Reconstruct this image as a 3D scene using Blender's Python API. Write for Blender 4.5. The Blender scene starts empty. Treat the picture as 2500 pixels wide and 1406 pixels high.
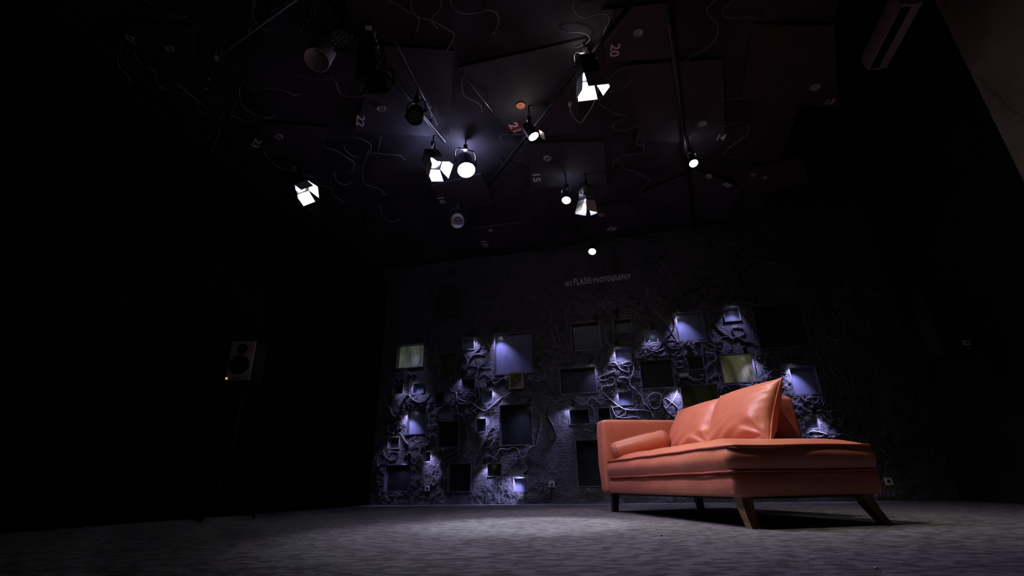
import bpy, bmesh, math, random
import numpy as np
from mathutils import Vector, Matrix

random.seed(7)
scene = bpy.context.scene
C = scene.collection

# ------------------------------------------------------------------ camera
FPX, YH, VX, CAM_H = 1185.0, 1185.0, 1199.0, 0.25
PITCH = math.atan((YH - 703) / FPX)
ROLL = math.atan((1250 - VX) / (FPX / math.tan(PITCH)))
CF = Vector((0, math.cos(PITCH), math.sin(PITCH)))
_R0 = Vector((1, 0, 0)); _U0 = _R0.cross(CF)
CR = _R0 * math.cos(ROLL) - _U0 * math.sin(ROLL)
CU = _U0 * math.cos(ROLL) + _R0 * math.sin(ROLL)
CC = Vector((0, 0, CAM_H))
cam_data = bpy.data.cameras.new('camera')
cam = bpy.data.objects.new('camera', cam_data)
C.objects.link(cam)
cam_data.sensor_width = 36.0
cam_data.lens = 36.0 * FPX / 2500.0
cam_data.clip_start = 0.02
mw = Matrix.Identity(4)
for i in range(3):
    mw[i][0] = CR[i]; mw[i][1] = CU[i]; mw[i][2] = -CF[i]; mw[i][3] = CC[i]
cam.matrix_world = mw
scene.camera = cam
scene.cycles.max_bounces = 5; scene.cycles.diffuse_bounces = 3; scene.cycles.glossy_bounces = 2; scene.cycles.caustics_reflective = False; scene.cycles.caustics_refractive = False

# ------------------------------------------------------------------ world, exposure
world = bpy.data.worlds.new('world'); scene.world = world
world.use_nodes = True
world.node_tree.nodes['Background'].inputs[0].default_value = (0.0, 0.0, 0.0, 1)
scene.view_settings.view_transform = 'Standard'
scene.view_settings.look = 'None'
scene.view_settings.gamma = 1.0
scene.view_settings.use_curve_mapping = False
scene.view_settings.exposure = 0.0

# power of the stage lamps (watts), their colours and cone angles (degrees)
LAMP = dict(
    main=(270, (0.95, 0.95, 1.0), 48),
    blue_left=(230, (0.74, 0.52, 1.0), 82),
    tag21=(165, (1.0, 0.87, 0.76), 44),
    barn_top=(190, (1.0, 0.86, 0.72), 82),
    led_right=(38, (0.96, 0.94, 0.88), 52),
    small_mid=(760, (0.93, 0.94, 1.0), 26),
    blue_mid=(40, (0.62, 0.62, 1.0), 82),
    pole=(40, (1.0, 0.97, 0.90), 44),
    barn_left=(45, (0.86, 0.88, 1.0), 82),
)
# added point lights behind the lamp housings that brighten the deck above
DECK_FILL = dict(main=(7.0, (0.62, 0.60, 1.0)), blue_left=(2.5, (0.55, 0.55, 1.0)), tag21=(0.8, (1.0, 0.86, 0.80)), barn_top=(0.6, (1.0, 0.9, 0.85)), led_right=(0.5, (0.9, 0.9, 1.0)), small_mid=(0.8, (0.7, 0.7, 1.0)))
LED_POWER = 15.0

# ------------------------------------------------------------------ places
def ray(x, y):
    return CF + CR * ((x - 1250) / FPX) - CU * ((y - 703) / FPX)
def on_z(x, y, z):
    d = ray(x, y); return CC + d * ((z - CAM_H) / d.z)
def on_plane(x, y, p, n):
    d = ray(x, y); return CC + d * ((p - CC).dot(n) / d.dot(n))
def pix(P):
    v = Vector(P) - CC; z = v.dot(CF); return Vector((1250 + FPX*v.dot(CR)/z, 703 - FPX*v.dot(CU)/z))
def on_y(x, y, yy):
    d = ray(x, y); return CC + d * (yy / d.y)

WA = -0.265
W0 = Vector((0, 7.7, 0))
WT = Vector((math.cos(WA), math.sin(WA), 0))      # along the back wall, to the right
WI = Vector((-math.sin(WA), math.cos(WA), 0))     # into the back wall
WM = Matrix.Identity(4)
for i in range(3):
    WM[i][0] = WT[i]; WM[i][1] = WI[i]; WM[i][2] = (0, 0, 1)[i]; WM[i][3] = W0[i]
def wall_sz(x, y):
    p = on_plane(x, y, W0, WI) - W0
    return p.dot(WT), p.z
def RW(s, n, z):                                   # room frame: s along wall, n out of the wall into the room
    return W0 + WT * s - WI * n + Vector((0, 0, z))
S0, S1 = -2.49, 5.43
DECK = 4.05

# ------------------------------------------------------------------ materials
MATS = {}
def nodes_of(name):
    m = bpy.data.materials.new(name); m.use_nodes = True
    nt = m.node_tree
    return m, nt, nt.nodes['Principled BSDF']
def mat(name, col, rough=0.6, metal=0.0, noise=0.0, scale=20.0, bump=0.0, bscale=60.0, spec=0.5, emit=None, estr=0.0, detail=4.0, bdist=0.01):
    if name in MATS: return MATS[name]
    m, nt, b = nodes_of(name)
    b.inputs['Roughness'].default_value = rough
    b.inputs['Metallic'].default_value = metal
    b.inputs['Specular IOR Level'].default_value = spec
    tc = nt.nodes.new('ShaderNodeTexCoord')
    n = nt.nodes.new('ShaderNodeTexNoise'); n.inputs['Scale'].default_value = scale; n.inputs['Detail'].default_value = detail
    nt.links.new(tc.outputs['Object'], n.inputs['Vector'])
    r = nt.nodes.new('ShaderNodeValToRGB')
    lo = tuple(c * (1 - noise) for c in col); hi = tuple(min(1, c * (1 + noise)) for c in col)
    r.color_ramp.elements[0].color = (*lo, 1); r.color_ramp.elements[0].position = 0.3
    r.color_ramp.elements[1].color = (*hi, 1); r.color_ramp.elements[1].position = 0.7
    nt.links.new(n.outputs['Fac'], r.inputs['Fac'])
    nt.links.new(r.outputs['Color'], b.inputs['Base Color'])
    if bump:
        n2 = nt.nodes.new('ShaderNodeTexNoise'); n2.inputs['Scale'].default_value = bscale; n2.inputs['Detail'].default_value = 3
        nt.links.new(tc.outputs['Object'], n2.inputs['Vector'])
        bp = nt.nodes.new('ShaderNodeBump'); bp.inputs['Strength'].default_value = bump; bp.inputs['Distance'].default_value = bdist
        nt.links.new(n2.outputs['Fac'], bp.inputs['Height'])
        nt.links.new(bp.outputs['Normal'], b.inputs['Normal'])
    if emit:
        b.inputs['Emission Color'].default_value = (*emit, 1)
        b.inputs['Emission Strength'].default_value = estr
    MATS[name] = m
    return m

def carpet_material():
    m, nt, b = nodes_of('grey_carpet')
    tc = nt.nodes.new('ShaderNodeTexCoord')
    vor = nt.nodes.new('ShaderNodeTexVoronoi'); vor.inputs['Scale'].default_value = 30; vor.feature = 'F1'
    mp = nt.nodes.new('ShaderNodeMapping'); mp.inputs['Scale'].default_value = (0.55, 1.0, 1.0); mp.inputs['Rotation'].default_value = (0, 0, 0.15)
    nz = nt.nodes.new('ShaderNodeTexNoise'); nz.inputs['Scale'].default_value = 26; nz.inputs['Detail'].default_value = 5; nz.inputs['Roughness'].default_value = 0.65
    nt.links.new(tc.outputs['Object'], mp.inputs['Vector'])
    nt.links.new(mp.outputs['Vector'], vor.inputs['Vector'])
    nt.links.new(mp.outputs['Vector'], nz.inputs['Vector'])
    sep = nt.nodes.new('ShaderNodeSeparateColor')
    nt.links.new(vor.outputs['Color'], sep.inputs['Color'])
    mix = nt.nodes.new('ShaderNodeMath'); mix.operation = 'MULTIPLY_ADD'
    nt.links.new(sep.outputs['Red'], mix.inputs[0]); mix.inputs[1].default_value = 0.25
    nt.links.new(nz.outputs['Fac'], mix.inputs[2])
    r = nt.nodes.new('ShaderNodeValToRGB')
    r.color_ramp.interpolation = 'LINEAR'
    r.color_ramp.elements[0].position = 0.52; r.color_ramp.elements[0].color = (0.052, 0.051, 0.060, 1)
    r.color_ramp.elements[1].position = 0.72; r.color_ramp.elements[1].color = (0.148, 0.146, 0.166, 1)
    nt.links.new(mix.outputs[0], r.inputs['Fac'])
    fine = nt.nodes.new('ShaderNodeTexNoise'); fine.inputs['Scale'].default_value = 220; fine.inputs['Detail'].default_value = 3
    nt.links.new(tc.outputs['Object'], fine.inputs['Vector'])
    mm = nt.nodes.new('ShaderNodeMix'); mm.data_type = 'RGBA'; mm.blend_type = 'MULTIPLY'; mm.inputs['Factor'].default_value = 0.7
    fr = nt.nodes.new('ShaderNodeValToRGB'); fr.color_ramp.elements[0].position = 0.3; fr.color_ramp.elements[0].color = (0.5, 0.5, 0.5, 1); fr.color_ramp.elements[1].position = 0.7; fr.color_ramp.elements[1].color = (1.3, 1.3, 1.3, 1)
    nt.links.new(fine.outputs['Fac'], fr.inputs['Fac'])
    nt.links.new(r.outputs['Color'], mm.inputs['A']); nt.links.new(fr.outputs['Color'], mm.inputs['B'])
    nt.links.new(mm.outputs['Result'], b.inputs['Base Color'])
    b.inputs['Roughness'].default_value = 0.9
    b.inputs['Specular IOR Level'].default_value = 0.2
    bp = nt.nodes.new('ShaderNodeBump'); bp.inputs['Strength'].default_value = 0.6; bp.inputs['Distance'].default_value = 0.006
    nt.links.new(fine.outputs['Fac'], bp.inputs['Height']); nt.links.new(bp.outputs['Normal'], b.inputs['Normal'])
    return m

def leather_material():
    m, nt, b = nodes_of('orange_leather')
    tc = nt.nodes.new('ShaderNodeTexCoord')
    n = nt.nodes.new('ShaderNodeTexNoise'); n.inputs['Scale'].default_value = 3.5; n.inputs['Detail'].default_value = 6
    nt.links.new(tc.outputs['Object'], n.inputs['Vector'])
    r = nt.nodes.new('ShaderNodeValToRGB')
    r.color_ramp.elements[0].position = 0.3; r.color_ramp.elements[0].color = (0.52, 0.165, 0.098, 1)
    r.color_ramp.elements[1].position = 0.7; r.color_ramp.elements[1].color = (0.60, 0.212, 0.130, 1)
    nt.links.new(n.outputs['Fac'], r.inputs['Fac'])
    nt.links.new(r.outputs['Color'], b.inputs['Base Color'])
    b.inputs['Roughness'].default_value = 0.42
    b.inputs['Specular IOR Level'].default_value = 0.45
    g = nt.nodes.new('ShaderNodeTexVoronoi'); g.inputs['Scale'].default_value = 260
    nt.links.new(tc.outputs['Object'], g.inputs['Vector'])
    w = nt.nodes.new('ShaderNodeTexNoise'); w.inputs['Scale'].default_value = 9; w.inputs['Detail'].default_value = 3
    nt.links.new(tc.outputs['Object'], w.inputs['Vector'])
    b1 = nt.nodes.new('ShaderNodeBump'); b1.inputs['Strength'].default_value = 0.12; b1.inputs['Distance'].default_value = 0.002
    nt.links.new(g.outputs['Distance'], b1.inputs['Height'])
    b2 = nt.nodes.new('ShaderNodeBump'); b2.inputs['Strength'].default_value = 0.25; b2.inputs['Distance'].default_value = 0.02
    nt.links.new(w.outputs['Fac'], b2.inputs['Height']); nt.links.new(b1.outputs['Normal'], b2.inputs['Normal'])
    nt.links.new(b2.outputs['Normal'], b.inputs['Normal'])
    return m

def pane_material(name, a, bcol, scale, rough=0.25, emit=0.0):
    m, nt, b = nodes_of(name)
    tc = nt.nodes.new('ShaderNodeTexCoord')
    mp = nt.nodes.new('ShaderNodeMapping'); mp.inputs['Scale'].default_value = (1.0, 1.0, 0.55)
    n = nt.nodes.new('ShaderNodeTexNoise'); n.inputs['Scale'].default_value = scale; n.inputs['Detail'].default_value = 5; n.inputs['Distortion'].default_value = 0.6
    nt.links.new(tc.outputs['Object'], mp.inputs['Vector']); nt.links.new(mp.outputs['Vector'], n.inputs['Vector'])
    r = nt.nodes.new('ShaderNodeValToRGB')
    r.color_ramp.elements[0].position = 0.35; r.color_ramp.elements[0].color = (*a, 1)
    r.color_ramp.elements[1].position = 0.68; r.color_ramp.elements[1].color = (*bcol, 1)
    nt.links.new(n.outputs['Fac'], r.inputs['Fac'])
    nt.links.new(r.outputs['Color'], b.inputs['Base Color'])
    b.inputs['Roughness'].default_value = rough
    if emit:  # glow put into the green panes in place of light they reflect
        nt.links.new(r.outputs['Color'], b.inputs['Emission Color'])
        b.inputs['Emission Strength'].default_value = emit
    return m

def concrete_material():
    m, nt, b = nodes_of('raw_concrete')
    tc = nt.nodes.new('ShaderNodeTexCoord')
    n = nt.nodes.new('ShaderNodeTexNoise'); n.inputs['Scale'].default_value = 1.6; n.inputs['Detail'].default_value = 8
    nt.links.new(tc.outputs['Object'], n.inputs['Vector'])
    v = nt.nodes.new('ShaderNodeTexVoronoi'); v.feature = 'DISTANCE_TO_EDGE'; v.inputs['Scale'].default_value = 0.8
    d = nt.nodes.new('ShaderNodeMix'); d.data_type = 'RGBA'; d.inputs['Factor'].default_value = 0.25
    nt.links.new(tc.outputs['Object'], d.inputs['A']); nt.links.new(n.outputs['Color'], d.inputs['B'])
    nt.links.new(d.outputs['Result'], v.inputs['Vector'])
    rc = nt.nodes.new('ShaderNodeValToRGB'); rc.color_ramp.elements[0].position = 0.001; rc.color_ramp.elements[0].color = (0.45, 0.45, 0.45, 1); rc.color_ramp.elements[1].position = 0.008
    nt.links.new(v.outputs['Distance'], rc.inputs['Fac'])
    r = nt.nodes.new('ShaderNodeValToRGB')
    r.color_ramp.elements[0].position = 0.35; r.color_ramp.elements[0].color = (0.22, 0.20, 0.15, 1)
    r.color_ramp.elements[1].position = 0.65; r.color_ramp.elements[1].color = (0.40, 0.37, 0.29, 1)
    nt.links.new(n.outputs['Fac'], r.inputs['Fac'])
    mm = nt.nodes.new('ShaderNodeMix'); mm.data_type = 'RGBA'; mm.blend_type = 'MULTIPLY'; mm.inputs['Factor'].default_value = 1
    nt.links.new(r.outputs['Color'], mm.inputs['A']); nt.links.new(rc.outputs['Color'], mm.inputs['B'])
    nt.links.new(mm.outputs['Result'], b.inputs['Base Color'])
    b.inputs['Roughness'].default_value = 0.85
    return m

MATS['carpet'] = carpet_material()
MATS['leather'] = leather_material()
MATS['concrete'] = concrete_material()
MATS['pane_blue'] = pane_material('pane_blue', (0.10, 0.11, 0.16), (0.16, 0.17, 0.23), 4.0)
MATS['pane_dark'] = pane_material('pane_dark', (0.016, 0.017, 0.020), (0.030, 0.032, 0.036), 4.0, 0.3)
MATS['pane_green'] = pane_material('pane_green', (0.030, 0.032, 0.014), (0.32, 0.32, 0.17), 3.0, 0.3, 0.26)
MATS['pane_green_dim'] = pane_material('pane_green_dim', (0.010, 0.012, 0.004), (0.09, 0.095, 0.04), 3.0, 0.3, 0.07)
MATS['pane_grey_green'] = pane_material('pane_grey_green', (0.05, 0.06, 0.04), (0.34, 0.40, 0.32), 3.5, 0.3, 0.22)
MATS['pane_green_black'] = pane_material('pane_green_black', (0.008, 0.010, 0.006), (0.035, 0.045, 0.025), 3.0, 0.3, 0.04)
MATS['picture'] = pane_material('picture', (0.03, 0.025, 0.02), (0.22, 0.17, 0.07), 22.0, 0.5)
mat('plaster', (0.066, 0.066, 0.068), 0.58, noise=0.4, scale=9, bump=1.0, bscale=60, spec=0.5, bdist=0.022)
mat('black_paint', (0.008, 0.008, 0.009), 0.8, noise=0.4, scale=3, spec=0.2, detail=2)
mat('deck_black', (0.040, 0.038, 0.048), 0.85, noise=0.5, scale=2, spec=0.2)
mat('panel_black', (0.050, 0.046, 0.056), 0.75, noise=0.2, scale=3, spec=0.3, detail=2)
mat('panel_red', (0.050, 0.034, 0.038), 0.75, noise=0.2, scale=3, spec=0.3)
mat('velvet', (0.004, 0.004, 0.006), 0.95, noise=0.3, scale=6, spec=0.1)
mat('niche_frame', (0.115, 0.115, 0.125), 0.5, noise=0.3, scale=15)
mat('wire_grey', (0.17, 0.17, 0.18), 0.45, noise=0.3, scale=8)
mat('wire_pale', (0.42, 0.41, 0.40), 0.45, noise=0.2, scale=8)
mat('wire_dim', (0.27, 0.27, 0.26), 0.45, noise=0.2, scale=8)
mat('wire_black', (0.012, 0.012, 0.014), 0.5, noise=0.3, scale=8)
mat('black_metal', (0.014, 0.014, 0.016), 0.42, noise=0.3, scale=12, spec=0.5)
mat('black_plastic', (0.018, 0.018, 0.020), 0.5, noise=0.2, scale=12)
mat('grey_plastic', (0.035, 0.035, 0.037), 0.5, noise=0.2, scale=12)
mat('monitor_grey', (0.60, 0.60, 0.62), 0.5, noise=0.1, scale=12)
mat('steel', (0.55, 0.55, 0.56), 0.3, metal=1.0, noise=0.15, scale=20)
mat('grey_metal', (0.30, 0.29, 0.31), 0.5, metal=0.3, noise=0.15, scale=20)
mat('can_grey', (0.62, 0.60, 0.63), 0.5, noise=0.1, scale=20)
mat('white_plastic', (0.62, 0.61, 0.58), 0.45, noise=0.08, scale=12)
mat('dirty_white', (0.55, 0.53, 0.50), 0.5, noise=0.1, scale=9)
mat('paper', (0.60, 0.58, 0.53), 0.7, noise=0.1, scale=9)
mat('number_paint', (0.82, 0.77, 0.78), 0.7, noise=0.15, scale=20)
mat('red_tag', (0.20, 0.035, 0.035), 0.6, noise=0.15, scale=9)
mat('button_face', (0.42, 0.37, 0.38), 0.4, noise=0.2, scale=14)
mat('button_orange', (0.75, 0.27, 0.16), 0.4, noise=0.1, scale=14)
mat('wall_letter', (0.60, 0.57, 0.59), 0.7, noise=0.25, scale=14)
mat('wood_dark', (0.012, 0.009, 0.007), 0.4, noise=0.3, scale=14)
mat('wood_leg', (0.16, 0.10, 0.04), 0.35, noise=0.35, scale=18, bump=0.1)
mat('piping', (0.42, 0.10, 0.065), 0.45, noise=0.1, scale=12)
mat('under_cloth', (0.006, 0.006, 0.006), 0.9, noise=0.1, scale=9)
mat('gilt', (0.30, 0.22, 0.10), 0.5, noise=0.3, scale=20)
mat('led_orange', (1.0, 0.35, 0.08), 0.4, emit=(1.0, 0.33, 0.07), estr=2.2)
mat('reflector', (0.8, 0.8, 0.8), 0.25, metal=1.0, noise=0.05)
mat('glow_white', (1, 1, 1), 0.4, emit=(1.0, 0.98, 0.94), estr=60)
mat('glow_warm', (1, 1, 1), 0.4, emit=(1.0, 0.94, 0.78), estr=45)
mat('glow_blue', (1, 1, 1), 0.4, emit=(0.72, 0.76, 1.0), estr=60)
mat('glow_led', (1, 1, 1), 0.4, emit=(0.86, 0.85, 1.0), estr=9)
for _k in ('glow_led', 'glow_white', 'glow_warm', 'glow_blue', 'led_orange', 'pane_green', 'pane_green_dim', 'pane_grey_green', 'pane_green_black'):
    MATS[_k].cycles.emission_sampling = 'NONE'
mat('led_dot', (0.45, 0.40, 0.42), 0.2, noise=0.2)

# ------------------------------------------------------------------ mesh helpers
class MB:
    def __init__(self): self.v = []; self.f = []
    def add(self, vs, fs):
        o = len(self.v); self.v += [Vector(p) for p in vs]; self.f += [tuple(i + o for i in f) for f in fs]; return self
    def box(self, lo, hi, M=None):
        x0, y0, z0 = lo; x1, y1, z1 = hi
        vs = [Vector(p) for p in ((x0,y0,z0),(x1,y0,z0),(x1,y1,z0),(x0,y1,z0),(x0,y0,z1),(x1,y0,z1),(x1,y1,z1),(x0,y1,z1))]
        if M is not None: vs = [M @ p for p in vs]
        return self.add(vs, [(0,3,2,1),(4,5,6,7),(0,1,5,4),(1,2,6,5),(2,3,7,6),(3,0,4,7)])
    def lathe(self, prof, n=20, M=None, cap0=True, cap1=True):   # prof: (r, z) about local Z
        vs = []; fs = []
        for r, z in prof:
            for k in range(n):
                a = 2 * math.pi * k / n; vs.append(Vector((r * math.cos(a), r * math.sin(a), z)))
        if M is not None: vs = [M @ p for p in vs]
        for i in range(len(prof) - 1):
            for k in range(n):
                k2 = (k + 1) % n; fs.append((i*n+k, i*n+k2, (i+1)*n+k2, (i+1)*n+k))
        if cap0: fs.append(tuple(range(n - 1, -1, -1)))
        if cap1: fs.append(tuple((len(prof)-1)*n + k for k in range(n)))
        return self.add(vs, fs)
    def tube(self, pts, r, n=6, cap=True, closed=False):
        pts = [Vector(p) for p in pts]; m = len(pts)
        vs = []; fs = []; up = None
        for i, p in enumerate(pts):
            a = pts[(i-1) % m] if (i > 0 or closed) else p
            b = pts[(i+1) % m] if (i < m-1 or closed) else p
            t = (b - a)
            t = t.normalized() if t.length > 1e-9 else Vector((0, 0, 1))
            if up is None:
                up = Vector((0, 0, 1)) if abs(t.z) < 0.9 else Vector((1, 0, 0))
            s = t.cross(up)
            if s.length < 1e-5: s = t.cross(Vector((1, 0.3, 0.2)))
            s.normalize(); up = s.cross(t).normalized()
            rr = r[i] if isinstance(r, (list, tuple)) else r
            for k in range(n):
                an = 2 * math.pi * k / n
                vs.append(p + (s * math.cos(an) + up * math.sin(an)) * rr)
        last = m if closed else m - 1
        for i in range(last):
            j = (i + 1) % m
            for k in range(n):
                k2 = (k + 1) % n; fs.append((i*n+k, i*n+k2, j*n+k2, j*n+k))
        if cap and not closed:
            fs.append(tuple(range(n-1, -1, -1))); fs.append(tuple((m-1)*n + k for k in range(n)))
        return self.add(vs, fs)
    def loft(self, rings, cap0=True, cap1=True):
        n = len(rings[0]); vs = [Vector(p) for r in rings for p in r]; fs = []
        for i in range(len(rings) - 1):
            for k in range(n):
                k2 = (k + 1) % n; fs.append((i*n+k, i*n+k2, (i+1)*n+k2, (i+1)*n+k))
        if cap0: fs.append(tuple(range(n - 1, -1, -1)))
        if cap1: fs.append(tuple((len(rings)-1)*n + k for k in range(n)))
        return self.add(vs, fs)
    def poly_prism(self, pts, d):                 # polygon extruded by vector d
        n = len(pts); d = Vector(d); pts = [Vector(p) for p in pts]
        return self.add(pts + [p + d for p in pts], [tuple(range(n)), tuple(range(2*n-1, n-1, -1))] + [(k, n+k, n+(k+1) % n, (k+1) % n) for k in range(n)])
    def build(self, name, m, parent=None, smooth=False, origin=None):
        base = parent_loc(parent) if parent is not None else (Vector(origin) if origin is not None else Vector((0, 0, 0)))
        me = bpy.data.meshes.new(name)
        me.from_pydata([tuple(p - base) for p in self.v], [], self.f)
        bm = bmesh.new(); bm.from_mesh(me)
        bmesh.ops.recalc_face_normals(bm, faces=bm.faces); bm.to_mesh(me); bm.free()
        if smooth:
            me.polygons.foreach_set('use_smooth', [True] * len(me.polygons))
            if smooth is not True:
                me.set_sharp_from_angle(angle=math.radians(smooth))
        me.materials.append(MATS[m] if isinstance(m, str) else m)
        o = bpy.data.objects.new(name, me); C.objects.link(o)
        if parent is not None: o.parent = parent
        else: o.location = base
        return o

def parent_loc(o):
    p = Vector((0, 0, 0))
    while o is not None:
        p = p + o.location; o = o.parent
    return p
def tag(o, label=None, cat=None, group=None, kind=None):
    if label: o['label'] = label
    if cat: o['category'] = cat
    if group: o['group'] = group
    if kind: o['kind'] = kind
    return o
def thing(name, loc, label, cat, group=None):
    o = bpy.data.objects.new(name, None); C.objects.link(o); o.location = Vector(loc); o.empty_display_size = 0.05
    return tag(o, label, cat, group)
def catmull(pts, per=6, closed=False):
    pts = [Vector(p) for p in pts]; m = len(pts)
    if m < 3: return pts
    out = []
    g = (lambda i: pts[i % m]) if closed else (lambda i: pts[max(0, min(m-1, i))])
    for i in range(m if closed else m - 1):
        p0, p1, p2, p3 = g(i-1), g(i), g(i+1), g(i+2)
        for k in range(per):
            t = k / per; t2 = t*t; t3 = t2*t
            out.append(0.5 * ((2*p1) + (p2-p0)*t + (2*p0-5*p1+4*p2-p3)*t2 + (3*p1-p0-3*p2+p3)*t3))
    if not closed: out.append(pts[-1])
    return out
def frame_m(pos, xa, ya, za):
    M = Matrix.Identity(4)
    for i in range(3):
        M[i][0] = xa[i]; M[i][1] = ya[i]; M[i][2] = za[i]; M[i][3] = pos[i]
    return M
def aim_m(pos, target):
    d = (Vector(target) - Vector(pos)).normalized()
    return Matrix.Translation(pos) @ d.to_track_quat('-Z', 'Y').to_matrix().to_4x4()
def spot(name, M, power, col, angle, blend, radius, parent):
    l = bpy.data.lights.new(name, 'SPOT'); l.energy = power; l.color = col
    l.spot_size = math.radians(angle); l.spot_blend = blend; l.shadow_soft_size = radius
    o = bpy.data.objects.new(name, l); C.objects.link(o)
    o.parent = parent
    o.matrix_local = Matrix.Translation(-parent_loc(parent)) @ M
    return o
_textcache = {}
def text_mesh(txt, offset, extrude=0.0, space=1.0):
    cu = bpy.data.curves.new('t', 'FONT'); cu.body = txt; cu.align_x = 'CENTER'; cu.align_y = 'CENTER'
    cu.size = 1.0; cu.offset = offset; cu.extrude = extrude; cu.resolution_u = 3; cu.space_character = space
    o = bpy.data.objects.new('t', cu); C.objects.link(o)
    dg = bpy.context.evaluated_depsgraph_get()
    me = bpy.data.meshes.new_from_object(o.evaluated_get(dg))
    bpy.data.objects.remove(o); bpy.data.curves.remove(cu)
    return me
def place_text(name, txt, M, m, parent, offset=0.02, extrude=0.0):
    me = text_mesh(txt, offset, extrude)
    me.transform(Matrix.Translation(-parent_loc(parent)) @ M if parent is not None else M)
    me.name = name; me.materials.clear(); me.materials.append(MATS[m])
    o = bpy.data.objects.new(name, me); C.objects.link(o)
    if parent is not None: o.parent = parent
    return o

# ------------------------------------------------------------------ room shell
NB = 11.5          # how far the room runs out from the back wall
floor = MB().box(RW(0,0,0) * 0 + Vector((-6.5, -4.5, -0.05)), (8.5, 11, 0)).build('floor', 'carpet')
tag(floor, 'dark grey mottled carpet floor', 'floor', kind='structure')
def rslab(s0, s1, n0, n1, z0, z1):
    b = MB().box((s0, -n1, z0), (s1, -n0, z1), WM); return b
tag(rslab(S0 - 0.2, S0, -0.2, NB, 0, 6.2).build('wall_left', 'black_paint'), 'black painted side wall at the left', 'wall', kind='structure')
tag(rslab(S1, S1 + 0.2, -0.2, 2.75, 0, 6.2).build('wall_right', 'black_paint'), 'black painted side wall at the right', 'wall', kind='structure')
tag(rslab(S1 - 0.01, S1 + 0.2, 2.75, NB, 0, 6.2).build('wall_right_near', 'concrete'), 'bare stained concrete stretch of the right wall', 'wall', kind='structure')
tag(rslab(S0 - 0.2, S1 + 0.2, NB, NB + 0.2, 0, 6.2).build('wall_rear', 'black_paint'), 'black wall behind the viewer', 'wall', kind='structure')
tag(rslab(S0 - 0.2, S1 + 0.2, -0.2, NB + 0.2, 6.2, 6.4).build('ceiling', 'black_paint'), 'black upper ceiling', 'ceiling', kind='structure')
tag(rslab(S0, 4.0, 0.0, NB, DECK, DECK + 0.12).build('ceiling_deck', 'deck_black'), 'lower black ceiling deck over the stage', 'ceiling', kind='structure')

# numpy value noise
_rng = np.random.RandomState(3)
_lat = [_rng.rand(256, 256) for _ in range(8)]
def vnoise(x, y, k):
    L = _lat[k % 8]
    xi = np.floor(x).astype(int); yi = np.floor(y).astype(int)
    fx = x - xi; fy = y - yi
    fx = fx*fx*(3-2*fx); fy = fy*fy*(3-2*fy)
    g = lambda a, b: L[a % 256, b % 256]
    return (g(xi,yi)*(1-fx)+g(xi+1,yi)*fx)*(1-fy)+(g(xi,yi+1)*(1-fx)+g(xi+1,yi+1)*fx)*fy
def relief(s, z):
    s = np.asarray(s, float) + 20; z = np.asarray(z, float) + 20
    mask = vnoise(s*2.1, z*2.1, 0)*0.6 + vnoise(s*4.7, z*4.7, 1)*0.4
    mask = np.clip((mask - 0.36) * 4.5, 0.10, 1)
    top = np.clip((23.3 - z) / 0.6, 0.18, 1)
    a = vnoise(s*14, z*14, 2); b = vnoise(s*31, z*31, 3); c = vnoise(s*60, z*60, 4)
    rid = 1 - np.abs(2*b - 1)
    h = (0.013*a + 0.012*rid + 0.008*c) * mask * top + 0.006*vnoise(s*5, z*5, 5) + 0.004*vnoise(s*1.2, z*1.2, 6)
    return h

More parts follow.
